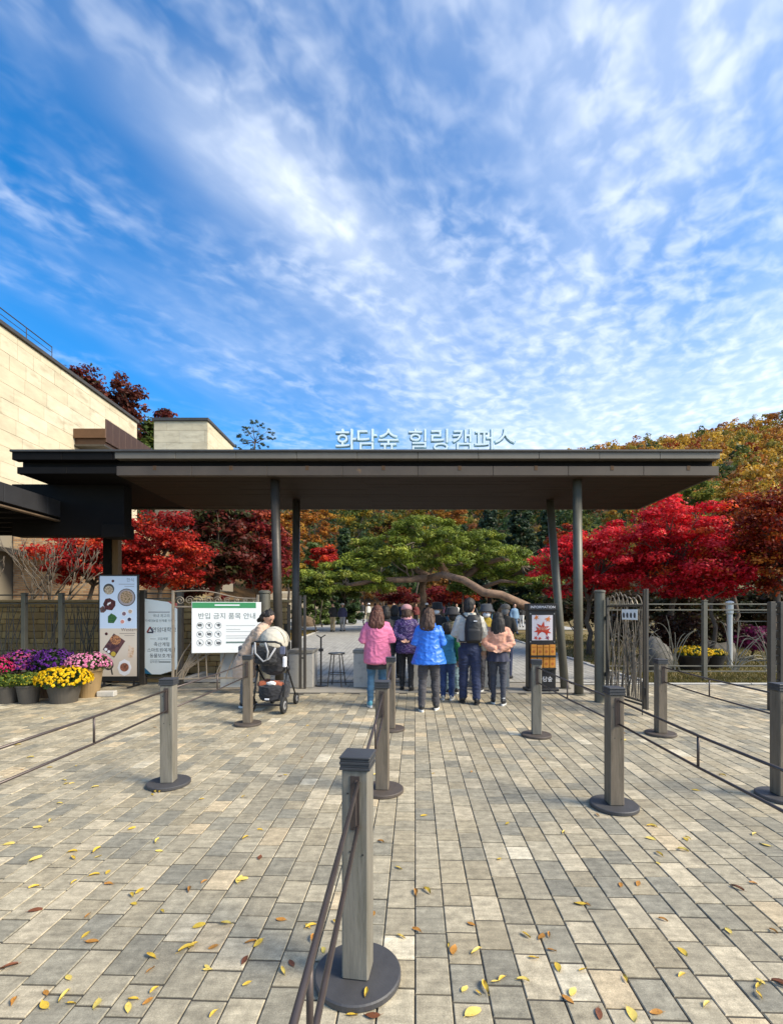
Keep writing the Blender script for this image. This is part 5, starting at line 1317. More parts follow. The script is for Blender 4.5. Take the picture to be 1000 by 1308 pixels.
    mb = MB(); mb.bbox(0.235, 0.285, -0.22, -0.16, 0.70, 0.86, 0.01); part('tissue_pack', mb, WHITED, t)
stroller()

# ---- visitors further up the path
FP = [(425, 28.0, 1.72, BLK, KHA, 'short', 175, 'man in black jacket and khaki trousers walking toward the gate'), (437.5, 28.6, 1.70, cloth('navy shirt', (0.05, 0.05, 0.11)), cloth('grey pants', (0.33, 0.32, 0.31)), 'white', 180, 'person in white cap and pale grey trousers walking beside black jacket'),
      (450, 43, 1.68, cloth('plum', (0.09, 0.03, 0.08)), BLK, 'short', 30, 'person in plum jacket on the far plaza'), (463, 44, 1.75, BLK, WSOLE and cloth('white pants', (0.62, 0.6, 0.58)), 'short', 200, 'person in black coat and white trousers on the far plaza'),
      (471, 40, 1.66, cloth('grey white', (0.5, 0.5, 0.48)), cloth('olive pants', (0.10, 0.10, 0.06)), 'white', 60, 'person in pale shirt and olive trousers on the far plaza'), (486, 36, 1.72, BLK, NAVY, 'short', 10, 'person in black behind the auburn hair'),
      (493, 30, 1.70, cloth('brown coat', (0.09, 0.06, 0.04)), BLK, 'short', -20, 'person in brown coat far behind the woman in pink'), (503, 27, 1.74, BLK, BLK, 'short', 170, 'tall person in black far behind the purple jacket'), (531, 33, 1.70, cloth('dark red', (0.16, 0.03, 0.03)), BLK, 'short', 190, 'person in dark red near the upright pine trunk'),
      (556, 26, 1.70, cloth('grey coat', (0.14, 0.14, 0.15)), BLK, 'white', 160, 'person in grey coat and white cap past the gate'), (573, 30, 1.72, BLK, JEAN, 'short', 20, 'person in black jacket and jeans past the gate'), (583, 34, 1.66, cloth('white top', (0.55, 0.55, 0.54)), BLK, 'short', 180, 'person in white top far past the gate'),
      (612, 30, 1.70, cloth('moss', (0.10, 0.11, 0.05)), BLK, 'short', 0, 'person in moss green far behind the backpack man'), (657, 25.5, 1.70, cloth('denim', (0.16, 0.27, 0.40)), cloth('deep jeans', (0.05, 0.10, 0.20)), 'short', 200, 'person in denim jacket and jeans behind the brochure stand'), (479, 33, 1.70, cloth('grey coat'), BLK, 'short', 15, 'person in grey coat behind the auburn-haired woman'), (511, 31, 1.72, NAVY, BLK, 'short', 165, 'person in navy coat left of the purple jacket hood'), (545, 29, 1.70, BLK, CHAR, 'white', 5, 'person in white cap and black coat past the blue raincoat'), (592, 28, 1.75, BLK, NAVY, 'short', 185, 'tall person in black beside the backpack man'), (565, 38, 1.7, cloth('plum'), BLK, 'short', 20, 'person in plum jacket far past the gate'), (626, 36, 1.7, BLK, JEAN, 'short', 170, 'person in black coat far past the bucket hat'), (640, 29, 1.7, cloth('brown coat'), KHA, 'short', 10, 'person in brown coat far past the girl in peach'), (666, 33, 1.68, BLK, cloth('white skirt', (0.6, 0.6, 0.6)), 'short', 170, 'person in black top and white trousers far behind the brochure stand')]
for (px, Y, H_, tm, pm, hs, rz_, lb) in FP:
    X = (px - 510) / 600 * Y
    person(lb, (X, Y, gz(X, Y) + (0.013 if Y < 30 else 0.018)), rad(rz_), H_, (tm, 0.86, 0.01), (pm, 0.01), (BSHOE, BSHOE), ('short', HAIRB, 0), (HANG, FRONT) if rz_ % 20 else (HANG, HANG), vox=0.028, fingers=False, cap=('cap', WHITED) if hs == 'white' else None, stance=(0.10, -0.10), group='visitors further up the path')

# ================================================================== TREES
BARK = M('grey brown bark', (0.10, 0.075, 0.055), 0.9, 0, 0.3, 8, 0.01, 20, stretch=(4, 4, 1))
BARKR = M('red pine bark', (0.24, 0.15, 0.098), 0.9, 0, 0.35, 3, 0.03, 6, var2=((0.13, 0.085, 0.06), 2, 0.45, 0.65))
BARKP = M('pale bark', (0.13, 0.105, 0.078), 0.9, 0, 0.25, 8, 0.006, 20)
LEAF = leafmat('autumn leaf', 0.42, 0.5, 0.25)
LEAFR = leafmat('maple leaf', 0.42, 0.5, 0.22)
NEED = leafmat('pine needle', 0.22, 0.5, 0.3)


def pal_pick(pal, n):
    ws = np.array([p[1] for p in pal], float); ws /= ws.sum()
    return np.array([p[0] for p in pal])[NR.choice(len(pal), n, p=ws)]


def crown_leaves(cl, per, size, pal, flat_=0.45, up=0.7, asp=0.6, cvar=0.25):
    """cl: array (x,y,z,r). Leaves in flattened clumps."""
    n = len(cl); c = np.repeat(cl, per, 0); N = len(c)
    d = NR.normal(0, 1, (N, 3)); d /= np.linalg.norm(d, axis=1, keepdims=True); r = NR.random((N, 1)) ** 0.45
    off = d * r * c[:, 3:4]; off[:, 2] *= flat_
    P = c[:, :3] + off
    nr = d * 0.7 + NR.normal(0, 0.45, (N, 3)); nr[:, 2] += up
    base = np.repeat(pal_pick(pal, n) * NR.uniform(1 - cvar, 1 + cvar, (n, 1)), per, 0)
    alt = pal_pick(pal, N); m = (NR.random((N, 1)) < 0.3)
    col = np.where(m, alt, base) * NR.uniform(0.72, 1.28, (N, 1))
    return leaf_quads(P, nr, size * NR.uniform(0.65, 1.35, N), col, asp)


def wob(a, b, k, n=5, seed=0):
    a = Vector(a); b = Vector(b); L = (b - a).length; rr = random.Random(seed); pts = [a]
    for i in range(1, n):
        t = i / n; pts.append(a.lerp(b, t) + Vector((rr.uniform(-1, 1), rr.uniform(-1, 1), rr.uniform(-0.3, 0.8))) * k * L)
    return pts + [b]


def trunk_mesh(fork, clumps, r0, seed, limbs=6, base=(0, 0, -0.1), twig=True):
    rr = random.Random(seed); mb = MB(); fork = Vector(fork)
    mb.tube(wob(base, fork, 0.05, 5, seed), [r0 * 1.25, r0 * 1.05, r0, r0 * 0.92, r0 * 0.86, r0 * 0.75], 9)
    cl = [Vector(c[:3]) for c in clumps]
    seeds_ = rr.sample(range(len(cl)), min(limbs, len(cl))); groups = [[] for _ in seeds_]
    for c in cl:
        j = min(range(len(seeds_)), key=lambda k: (cl[seeds_[k]] - c).length); groups[j].append(c)
    for j, g_ in enumerate(groups):
        if not g_: continue
        m = sum(g_, Vector()) / len(g_); mid = fork.lerp(m, 0.75) + Vector((0, 0, 0.05))
        pts = wob(fork - Vector((0, 0, 0.1 * j / limbs)), mid, 0.08, 4, seed + j)
        mb.tube(pts, [r0 * 0.6, r0 * 0.5, r0 * 0.42, r0 * 0.33, r0 * 0.25], 7)
        if twig:
            for q, c in enumerate(g_):
                mb.tube(wob(pts[2 + q % 3], c, 0.08, 3, seed + 31 * j + q), [r0 * 0.24, r0 * 0.17, r0 * 0.11, r0 * 0.05], 5)
    return mb


def tree(name, label, base, cc, cr, nclump, crad, per, size, pal, seed=1, group=None, mat=LEAF, r0=0.1, fork_h=None, bark=BARK, flat_=0.45, shell=0.5, cat='tree', up=0.7):
    """base world xyz, cc crown centre relative to base, cr crown radii"""
    t = thing(name, label, cat, base, 0, group); rr = random.Random(seed); cl = []
    while len(cl) < nclump:
        d = Vector((rr.gauss(0, 1), rr.gauss(0, 1), rr.gauss(0, 1))).normalized(); r_ = rr.uniform(shell, 1.0) ** 0.7
        lump = 1 + 0.22 * mnoise.noise(d * 1.7 + Vector((seed, 0, 0)))
        p = Vector((cc[0] + d.x * cr[0] * r_ * lump, cc[1] + d.y * cr[1] * r_ * lump, cc[2] + d.z * cr[2] * r_ * lump))
        if p.z < 0.35: continue
        cl.append((p.x, p.y, p.z, crad * rr.uniform(0.65, 1.3)))
    cl = np.array(cl); V, F, c = crown_leaves(cl, per, size, pal, flat_, up)
    o = np_mesh('crown', V, F, c, mat, t); o['kind'] = 'stuff'
    fk = (cc[0] * 0.5, cc[1] * 0.5, fork_h if fork_h else max(0.5, cc[2] - cr[2] * 0.95))
    part('trunk', trunk_mesh(fk, cl, r0, seed), bark, t, True)
    return t


def wp(px, py, Y): return at(px, py, Y)
CRIM = [((0.66, 0.02, 0.03), 5), ((0.50, 0.010, 0.020), 4), ((0.76, 0.05, 0.06), 3), ((0.26, 0.006, 0.012), 2), ((0.56, 0.10, 0.02), 1.2)]
SCAR = [((0.46, 0.03, 0.018), 5), ((0.34, 0.016, 0.014), 4), ((0.55, 0.07, 0.02), 2), ((0.22, 0.012, 0.010), 2)]
RUSR = [((0.30, 0.030, 0.010), 4), ((0.40, 0.07, 0.012), 3), ((0.20, 0.018, 0.010), 3), ((0.42, 0.14, 0.02), 1.2), ((0.12, 0.03, 0.012), 1)]
DKBR = [((0.115, 0.022, 0.016), 5), ((0.17, 0.030, 0.020), 3), ((0.055, 0.060, 0.018), 3), ((0.07, 0.03, 0.016), 2)]
ORNG = [((0.38, 0.15, 0.022), 4), ((0.30, 0.10, 0.018), 3), ((0.42, 0.22, 0.03), 3), ((0.20, 0.08, 0.02), 2)]
GOLD = [((0.42, 0.27, 0.03), 4), ((0.30, 0.22, 0.03), 3), ((0.20, 0.19, 0.035), 3)]
GREN = [((0.085, 0.125, 0.025), 4), ((0.055, 0.090, 0.022), 3), ((0.13, 0.15, 0.03), 2)]
DGRN = [((0.030, 0.055, 0.024), 4), ((0.022, 0.042, 0.022), 3), ((0.045, 0.075, 0.03), 2)]
BURG = [((0.20, 0.02, 0.02), 4), ((0.13, 0.014, 0.018), 3), ((0.27, 0.05, 0.02), 2)]

def mtree(name, label, px, py, Y, rxp, rzp, pal, ncl, per, size, seed, depth=0.8, crad=0.42, **kw):
    c = wp(px, py, Y); k = Y / 600; g0 = gz(c.x, Y)
    return tree(name, label, (c.x, Y, g0 - 0.03), (0, 0, c.z - g0), (rxp * k, rxp * k * depth, rzp * k), ncl, crad, per, size, pal, seed, **kw)
MG = 'red maples along the right fence'
mtree('maple_tree', 'largest crimson maple, its crown rising above the right roof end', 862, 697, 15.0, 88, 66, CRIM, 170, 150, 0.054, 3, group=MG, mat=LEAFR, r0=0.10, flat_=0.38, shell=0.25)
mtree('maple_tree', 'crimson maple crown between the two right roof columns and gate', 752, 716, 16.0, 72, 52, CRIM, 110, 140, 0.056, 5, group=MG, mat=LEAFR, r0=0.08, flat_=0.38, shell=0.25)
mtree('maple_tree', 'low crimson maple drooping over the branch fence posts', 908, 738, 13.4, 48, 30, CRIM, 54, 130, 0.050, 8, group=MG, mat=LEAFR, r0=0.06, flat_=0.38, shell=0.2, crad=0.38)
mtree('maple_tree', 'rusty red and orange maple at the picture border by the side gate', 992, 692, 13.0, 56, 68, RUSR, 130, 120, 0.050, 12, group=MG, mat=LEAFR, r0=0.10, flat_=0.42, shell=0.3)
mtree('maple_tree', 'dark red maple between rusty and crimson crowns', 935, 672, 17.0, 40, 40, RUSR, 60, 85, 0.075, 14, group=MG, mat=LEAFR, r0=0.08)
LGp = 'red trees behind the left fence'
mtree('maple_tree', 'scarlet maple below the walkway roof before the brick annex', 120, 712, 14.3, 66, 34, SCAR, 95, 125, 0.052, 21, group=LGp, mat=LEAFR, r0=0.07, flat_=0.36, shell=0.2)
mtree('maple_tree', 'scarlet maple rising behind the menu banner', 205, 703, 14.6, 58, 52, SCAR, 100, 125, 0.052, 23, group=LGp, mat=LEAFR, r0=0.08, flat_=0.36, shell=0.2)
mtree('dark_tree', 'dark brown-red tree with green leaves inside, behind the scroll gate', 278, 692, 17.5, 46, 62, DKBR, 120, 80, 0.085, 25, group=LGp, r0=0.13, shell=0.3)
mtree('dark_tree', 'deep wine-red tree beside the left roof columns', 330, 700, 19.0, 36, 60, BURG, 100, 80, 0.085, 27, group=LGp, r0=0.12, shell=0.3)
mtree('dark_tree', 'plum-brown tree filling the gap over the garden wall', 240, 715, 21.0, 60, 62, DKBR + BURG, 110, 75, 0.10, 28, group=LGp, r0=0.14, shell=0.2)
# trees above the stone building
UG = 'trees showing above the stone building'
mtree('brown_tree', 'purple-brown tree showing over the long stone roof edge', 106, 505, 33, 26, 46, DKBR, 70, 60, 0.13, 31, group=UG, r0=0.2, crad=0.62, shell=0.3)
mtree('brown_tree', 'reddish brown tree behind the end of the stone wall', 158, 520, 33, 24, 46, [((0.14, 0.035, 0.02), 3), ((0.10, 0.03, 0.02), 3)], 64, 60, 0.13, 33, group=UG, r0=0.2, crad=0.58, shell=0.3)
mtree('green_tree', 'dark green tree in the gap left of the stair tower', 183, 565, 36, 16, 32, GREN, 34, 90, 0.16, 35, group=UG, r0=0.15, crad=0.8)
mtree('brown_tree', 'small brown treetop peeping over the stair tower', 208, 545, 40, 14, 30, DKBR, 26, 80, 0.16, 37, group=UG, r0=0.15, crad=0.7)

# ---- conifers
def conifer(label, px, pytop, Y, rpx, pal, seed, group=None, name='conifer_tree', dens=1.0, pybase=None):
    tp = wp(px, pytop, Y); g0 = gz(tp.x, Y); H = tp.z - g0; R0 = rpx * Y / 600
    t = thing(name, label, 'tree', (tp.x, Y, g0 - 0.03), 0, group); rr = random.Random(seed); cl = []
    n = int(H / 0.42)
    for i in range(n):
        f = i / n; z = H * (0.10 + 0.90 * f); r_ = R0 * (1 - f) ** 0.8 + 0.12; k = max(4, int(r_ * 6 * dens))
        for j in range(k):
            a = 2 * math.pi * (j + rr.random()) / k + i; q = r_ * rr.uniform(0.35, 1.0)
            cl.append((q * math.cos(a), q * math.sin(a), z - q * 0.28 + rr.uniform(-0.1, 0.1), 0.42 * rr.uniform(0.7, 1.2)))
    cl = np.array(cl); V, F, c = crown_leaves(cl, 80, 0.17, pal, 0.55, 0.4, 0.34, 0.3)
    o = np_mesh('crown', V, F, c, NEED, t); o['kind'] = 'stuff'
    mb = MB(); mb.tube([(0, 0, -0.1), (0.03, 0, H * 0.5), (0, 0, H * 0.97)], [0.02 * H, 0.012 * H, 0.02], 8); part('trunk', mb, BARK, t, True)
    return t
CG = 'dark evergreens behind the spreading pine'
conifer('dark blue-green conifer behind the right limbs of the spreading pine', 625, 640, 40, 34, DGRN, 41, CG)
conifer('dark blue-green conifer, widest of the group beside the right columns', 665, 632, 42, 38, DGRN, 42, CG)
conifer('dark blue-green conifer partly behind the leaning roof column', 700, 648, 39, 28, DGRN, 43, CG)
conifer('slender dark conifer left of the spreading pine, before orange trees', 440, 672, 38, 24, [((0.03, 0.06, 0.022), 3), ((0.05, 0.08, 0.02), 2)], 44, CG)
conifer('mid green conifer close to the left roof columns', 400, 690, 36, 24, GREN, 45, CG)
conifer('small blue-green conifer above the red undergrowth', 590, 668, 46, 22, DGRN, 46, CG)

# ---- hillside individuals seen below the roof
HG = 'autumn trees beyond the plaza'
specs = [('orange-brown tree seen between the two left roof columns', 366, 690, 40, 20, 42, ORNG), ('tall orange tree beside the left rear column', 402, 672, 46, 30, 34, ORNG), ('golden green tree behind the slender conifer', 455, 665, 52, 26, 24, GOLD + GREN),
         ('olive-brown tree left of the pine crown top', 490, 670, 56, 24, 22, GREN + GOLD + DKBR), ('green-gold tree touching the roof edge above the pine', 530, 660, 60, 24, 20, GREN + GOLD), ('orange tree above the pine, between the conifers', 575, 658, 62, 22, 18, ORNG),
         ('red-orange shrub tree low behind the left columns', 412, 712, 33, 20, 16, SCAR), ('bright yellow bush beside the spreading pine', 466, 738, 31, 16, 14, [((0.50, 0.40, 0.02), 3), ((0.36, 0.33, 0.03), 2)]),
         ('burgundy bush under the pine crown', 508, 760, 33, 26, 12, BURG), ('orange bush under the right pine limbs', 596, 757, 35, 34, 12, RUSR), ('dark red bush beside the stout pine trunk', 565, 762, 37, 26, 12, BURG),
         ('round green bush under the pine limb', 592, 748, 27, 16, 9, GREN), ('green bush behind the brochure stand', 690, 752, 30, 22, 18, GREN), ('orange-red tree right of the dark conifers', 716, 700, 34, 26, 40, RUSR),
         ('low green pine bush left of the path', 402, 752, 27, 22, 16, GREN), ('leafy green bush beside the path wall', 440, 748, 29, 26, 16, GREN), ('olive bush beyond the dry lawn', 380, 735, 32, 18, 22, GOLD + GREN),
         ('yellow-green tree over the right maples', 888, 632, 44, 32, 20, [((0.13, 0.17, 0.03), 3), ((0.22, 0.21, 0.03), 2)]), ('golden tree behind the crimson maples', 800, 672, 36, 34, 34, GOLD + ORNG), ('golden brown tree behind the rusty maple', 945, 640, 40, 36, 36, GOLD + ORNG)]
for k, (lb, px, py, Y, rx_, rz_, pal) in enumerate(specs):
    bush = ('bush' in lb or 'shrub' in lb)
    mtree('bush' if bush else 'autumn_tree', lb, px, py, Y, rx_, rz_, pal, 46 if not bush else 32, 70, 0.13 if Y > 36 else 0.10, 60 + k, group=HG, r0=0.10 if not bush else 0.04, crad=0.62 if Y > 36 else 0.45, shell=0.2, cat='bush' if bush else 'tree')

# ---- bare tree at the left
bt = thing('bare_tree', 'leafless multi-stemmed small tree before the brick annex', 'tree', (-10.2, 12.9, 0))
mb = MB(); rr = random.Random(4)
def grow(p, d, L, r_, lev):
    q = p + d * L; mb.tube(wob(p, q, 0.06, 3, rr.random()), [r_, r_ * 0.9, r_ * 0.8, r_ * 0.7], 6)
    if lev <= 0: return
    for k in range(rr.choice([2, 2, 3])):
        nd = (d + Vector((rr.uniform(-0.6, 0.6), rr.uniform(-0.4, 0.4), rr.uniform(0.0, 0.4)))).normalized(); grow(q, nd, L * rr.uniform(0.6, 0.85), r_ * 0.66, lev - 1)
for a in (-0.55, -0.2, 0.1, 0.35, 0.6): grow(Vector((a * 0.2, 0, -0.05)), Vector((a, rr.uniform(-0.2, 0.2), 1)).normalized(), 1.25, 0.042, 4)
part('branches', mb, BARKP, bt, True)

# ---- the spreading pine
def pine():
    Y0 = 28.0; b = wp(702, 803, Y0); g0 = gz(b.x, Y0)
    t = thing('spreading_pine', 'great layered green pine with reclining trunk beyond the gate', 'tree', (b.x, Y0, g0 - 0.05))
    def L(px, py, dy=0.0): q = wp(px, py, Y0 + dy); return Vector((q.x - b.x, dy, q.z - g0 + 0.05))
    mb = MB()
    k = Y0 / 600
    mb.tube([L(706, 812, 0), L(692, 784, -1.2), L(664, 771, -2.2), L(640, 760, -2.5), L(618, 757, -2.4), L(592, 741, -2.0), L(566, 734, -1.2), L(548, 738, -.3)], [0.34, 0.28, 0.25, 0.22, 0.23, 0.20, 0.20, 0.17], 10)
    for pts, rs in (([L(560, 737, .3), L(525, 740, -.3), L(480, 742, -.8), L(440, 748, -1), L(405, 748, -1)], [0.26, 0.2, 0.15, 0.10, 0.05]),
                    ([L(572, 737, .4), L(560, 715, .6), L(552, 695, .5), L(543, 678, .3)], [0.26, 0.2, 0.13, 0.05]), ([L(590, 742, .5), L(612, 722, .2), L(640, 714, -.5), L(668, 724, -1), L(692, 728, -1.2)], [0.24, 0.18, 0.13, 0.09, 0.04]),
                    ([L(552, 738, .2), L(520, 722, 1.2), L(495, 705, 1.6)], [0.2, 0.13, 0.05]), ([L(612, 752, .4), L(640, 742, -1), L(680, 746, -1.6)], [0.16, 0.1, 0.04]), ([L(600, 745, .5), L(588, 720, 1.4), L(602, 702, 1.7)], [0.18, 0.12, 0.05])):
        mb.tube(pts, rs, 7)
    part('trunk', mb, BARKR, t, True)
    pads = [(543, 674, 46, 0), (512, 688, 32, .8), (578, 686, 34, .5), (530, 698, 48, 0), (605, 702, 40, 1.2), (478, 712, 40, .8), (562, 712, 50, -.4), (645, 712, 34, -.5), (438, 727, 38, 0), (500, 725, 46, -.8), (590, 720, 36, -.8),
            (664, 727, 34, -1), (686, 744, 28, -1.4), (404, 742, 28, -.8), (455, 742, 40, -1.2), (520, 741, 34, 1.8), (632, 738, 28, .8), (418, 757, 30, -1), (478, 757, 28, -.4), (694, 722, 18, -.4), (548, 728, 40, 1.6), (620, 690, 24, 1.5), (470, 700, 22, 1.2), (655, 745, 22, .6), (490, 715, 30, 2), (575, 700, 34, 2), (625, 725, 30, 1.5), (440, 752, 26, 1.5), (600, 733, 26, .4), (560, 690, 30, -1), (510, 712, 30, -1.6), (675, 735, 24, .8)]
    cl = []; rr = random.Random(9)
    for (px, py, hw, dy) in pads:
        c = L(px, py, dy); R_ = hw * k
        for j in range(int(6 + R_ * 9)):
            a = rr.uniform(0, 6.28); q = R_ * math.sqrt(rr.random())
            cl.append((c.x + q * math.cos(a), c.y + q * math.sin(a) * 0.75, c.z + 0.52 * (1 - (q / R_) ** 2) + rr.uniform(-0.16, 0.14), 0.42 * rr.uniform(0.7, 1.2)))
    cl = np.array(cl)
    V, F, c = crown_leaves(cl, 115, 0.11, [((0.215, 0.26, 0.028), 4), ((0.155, 0.205, 0.025), 4), ((0.29, 0.31, 0.04), 2), ((0.09, 0.13, 0.02), 2)], 0.50, 0.5, 0.24, 0.3)
    o = np_mesh('crown', V, F, c, NEED, t); o['kind'] = 'stuff'
    # twigs from limbs to pads
    mb = MB()
    src = [L(560, 737, .3), L(525, 740, -.3), L(480, 742, -.8), L(440, 748, -1), L(552, 695, .5), L(560, 715, .6), L(612, 722, .2), L(640, 714, -.5), L(668, 724, -1), L(640, 742, -1), L(520, 722, 1.2), L(588, 720, 1.4)]
    for (px, py, hw, dy) in pads:
        c = L(px, py + 3, dy); s0 = min(src, key=lambda q: (q - c).length)
        for j in range(3):
            e = c + Vector((rr.uniform(-.6, .6) * hw * k, rr.uniform(-.4, .4) * hw * k, 0.05)); mb.tube(wob(s0, e, 0.07, 4, rr.random()), [0.07, 0.06, 0.045, 0.03, 0.015], 5)
    part('branches', mb, BARKP, t, True)
pine()
pt = thing('pine_trunk', 'dark upright pine trunk standing behind the queue', 'tree', (*wp(540, 800, 30).xy, gz(1.5, 30) - 0.05))
mb = MB(); mb.tube([(0, 0, -0.1), (0.05, 0, 1.5), (-0.05, 0, 3.2)], [0.27, 0.22, 0.18], 10); mb.tube([(-0.05, 0, 3.1), (-0.6, 0.3, 4.2)], [0.2, 0.08], 7); mb.tube([(-0.03, 0, 2.9), (0.7, 0.5, 4.1)], [0.18, 0.07], 7); part('trunk', mb, BARKR, pt, True)

# ---- small far pine on the ridge
def ridge_pine():
    Y = 192; tp = wp(325, 535, Y); g0 = gz(tp.x, Y); H = tp.z - g0
    t = thing('ridge_pine', 'lone open-crowned pine standing above the roof line on the ridge', 'tree', (tp.x, Y, g0 - 0.2))
    rr = random.Random(3); cl = []
    for (fx, fz, r_) in ((-0.2, 0.98, 2.2), (1.8, 0.93, 2.2), (-3.0, 0.90, 2.4), (4.2, 0.86, 2.4), (-1.0, 0.84, 2.6), (-5.0, 0.80, 2.2), (2.0, 0.80, 2.4), (5.4, 0.77, 2.0), (-3.0, 0.74, 2.4), (3.4, 0.70, 2.4), (-5.6, 0.68, 2.0), (0.2, 0.68, 2.2)):
        for j in range(6): cl.append((fx * 1.35 + rr.uniform(-1, 1) * r_ * 0.75, rr.uniform(-2, 2), H * (1 - (1 - fz) * 1.5) + rr.uniform(-.7, .7), r_ * 0.34))
    cl = np.array(cl); V, F, c = crown_leaves(cl, 36, 0.30, [((0.04, 0.07, 0.025), 3), ((0.07, 0.10, 0.03), 2)], 0.5, 0.4, 0.4)
    o = np_mesh('crown', V, F, c, NEED, t); o['kind'] = 'stuff'
    part('trunk', trunk_mesh((0.3, 0, H * 0.60), cl[::3], 0.34, 3, 9), BARK, t, True)
ridge_pine()

# ---- hillside forest: one mass
def forest():
    pts = []; rr = random.Random(77)
    y = 52.0
    while y < 214:
        sp = 3.9 + (y - 52) * 0.008
        x = -0.98 * y - 14
        while x < 0.95 * y + 16:
            X = x + rr.uniform(-0.45, 0.45) * sp; Yv = y + rr.uniform(-0.45, 0.45) * sp; x += sp
            if abs(X) < 30 and Yv < 60: continue
            z = gz(X, Yv); el = (z + 7 - 1.55) / Yv; px = 510 + X / Yv * 600; top = 781 - 600 * el
            bot = 781 - 600 * (z - 1.55) / Yv
            hid = 60 < px < 800 and top > 590 and bot < 640      # wholly behind the roof
            if hid and rr.random() < 0.75: continue
            pts.append((X, Yv, z, rr))
        y += sp * 0.9
    for j in range(26):     # foot of the right-hand slope
        X = rr.uniform(20, 48); Yv = rr.uniform(46, 55)
        if X / Yv > 0.95: continue
        pts.append((X, Yv, gz(X, Yv), rr))
    pal = [((0.40, 0.180, 0.030), 5), ((0.46, 0.27, 0.040), 6), ((0.32, 0.120, 0.024), 3), ((0.27, 0.22, 0.040), 4), ((0.13, 0.155, 0.032), 2), ((0.52, 0.33, 0.05), 2.5), ((0.045, 0.070, 0.026), 0.6), ((0.33, 0.07, 0.02), 0.5)]
    palc = [((0.26, 0.12, 0.026), 2), ((0.27, 0.17, 0.034), 2.4), ((0.15, 0.15, 0.03), 4), ((0.08, 0.11, 0.028), 5), ((0.034, 0.060, 0.026), 4), ((0.05, 0.085, 0.03), 4), ((0.20, 0.07, 0.02), 0.8)]
    paln = [p_ for p_ in pal if p_[0][0] > 0.1]
    cl = []; cols = []; pers = []
    for (X, Yv, z, _) in pts:
        c0 = np.array(pal_pick(palc if (abs(X) < 45 and 54 < Yv < 150) else (paln if Yv < 56 else pal), 1)[0]); con = c0[1] > c0[0] and c0[1] < 0.06
        H = rr.uniform(5.2, 8.4); R_ = rr.uniform(1.6, 2.5)
        for j in range(9):
            if con:
                f = j / 9; cl.append((X + rr.uniform(-.3, .3), Yv + rr.uniform(-.3, .3), z + H * (0.25 + 0.8 * f), R_ * 0.75 * (1.05 - f)))
            else:
                a = rr.uniform(0, 6.28); q = R_ * rr.uniform(0.25, 0.8); cl.append((X + q * math.cos(a), Yv + q * math.sin(a), z + H * rr.uniform(0.42, 0.95), R_ * rr.uniform(0.40, 0.62)))
            cols.append(c0 * rr.uniform(0.75, 1.25))
    cl = np.array(cl); cols = np.array(cols); per = np.where(cl[:, 1] < 56, 200, np.where(cl[:, 1] < 95, 34, 18))
    c = np.repeat(cl, per, 0); N = len(c); d = NR.normal(0, 1, (N, 3)); d[:, 2] = d[:, 2] * 0.8 + 0.35; d /= np.linalg.norm(d, axis=1, keepdims=True)
    P = c[:, :3] + d * c[:, 3:4] * NR.uniform(0.7, 1.05, (N, 1)) * np.array([1, 1, 0.8])
    nr = d + NR.normal(0, 0.5, (N, 3))
    col = np.repeat(cols, per, 0) * NR.uniform(0.7, 1.3, (N, 1))
    qs = np.where(c[:, 1] < 56, 0.11, np.where(c[:, 1] < 95, 0.26, 0.36))
    V, F, cc = leaf_quads(P, nr, c[:, 3] * qs * NR.uniform(0.7, 1.25, N), col, 0.7)
    o = np_mesh('hillside_forest', V, F, cc, LEAF); tag(o, 'mixed golden, rust and green forest covering the hillside', 'forest', None, 'stuff')
forest()

# ---- rocks, far walls, planting on the right
def rock(name, label, loc, r_, seed, mat):
    mb = MB(); mb.ell((0, 0, r_[2] * 0.6), r_, 18, 12); s_ = Vector((seed * 3.1, 0, 0))
    mb.v = [tuple(Vector(p) * (1 + 0.28 * mnoise.noise(Vector(p) * 1.6 / max(r_) + s_) + 0.08 * mnoise.noise(Vector(p) * 5 / max(r_) + s_))) for p in mb.v]
    o = part(name, mb, mat, None, True); o.location = loc; return tag(o, label, 'rock')
ROCKM = M('grey boulder', (0.13, 0.12, 0.105), 0.9, 0, 0.3, 2.5, 0.02, 10)
rock('boulder', 'rounded grey boulder on the lawn behind the open gate leaf', (6.75, 12.4, -0.02), (0.42, 0.4, 0.50), 1, ROCKM)
rock('boulder', 'brown boulder beside the dry lawn, left end of the far stone wall', (*wp(392, 800, 34).xy, gz(-6.7, 34) - 0.1), (0.6, 0.5, 0.55), 2, M('brown boulder', (0.17, 0.12, 0.075), 0.9, 0, 0.3, 2.5, 0.02, 10))
rock('boulder', 'low dark boulder behind the bollard on the lawn', (9.9, 14.6, 0.0), (0.6, 0.5, 0.4), 3, ROCKM)
CREAMS = [M('cream stone %d' % k, c, 0.85, 0, 0.15, 3, 0.008, 12) for k, c in enumerate([(0.55, 0.45, 0.30), (0.48, 0.38, 0.25), (0.60, 0.51, 0.37)])]
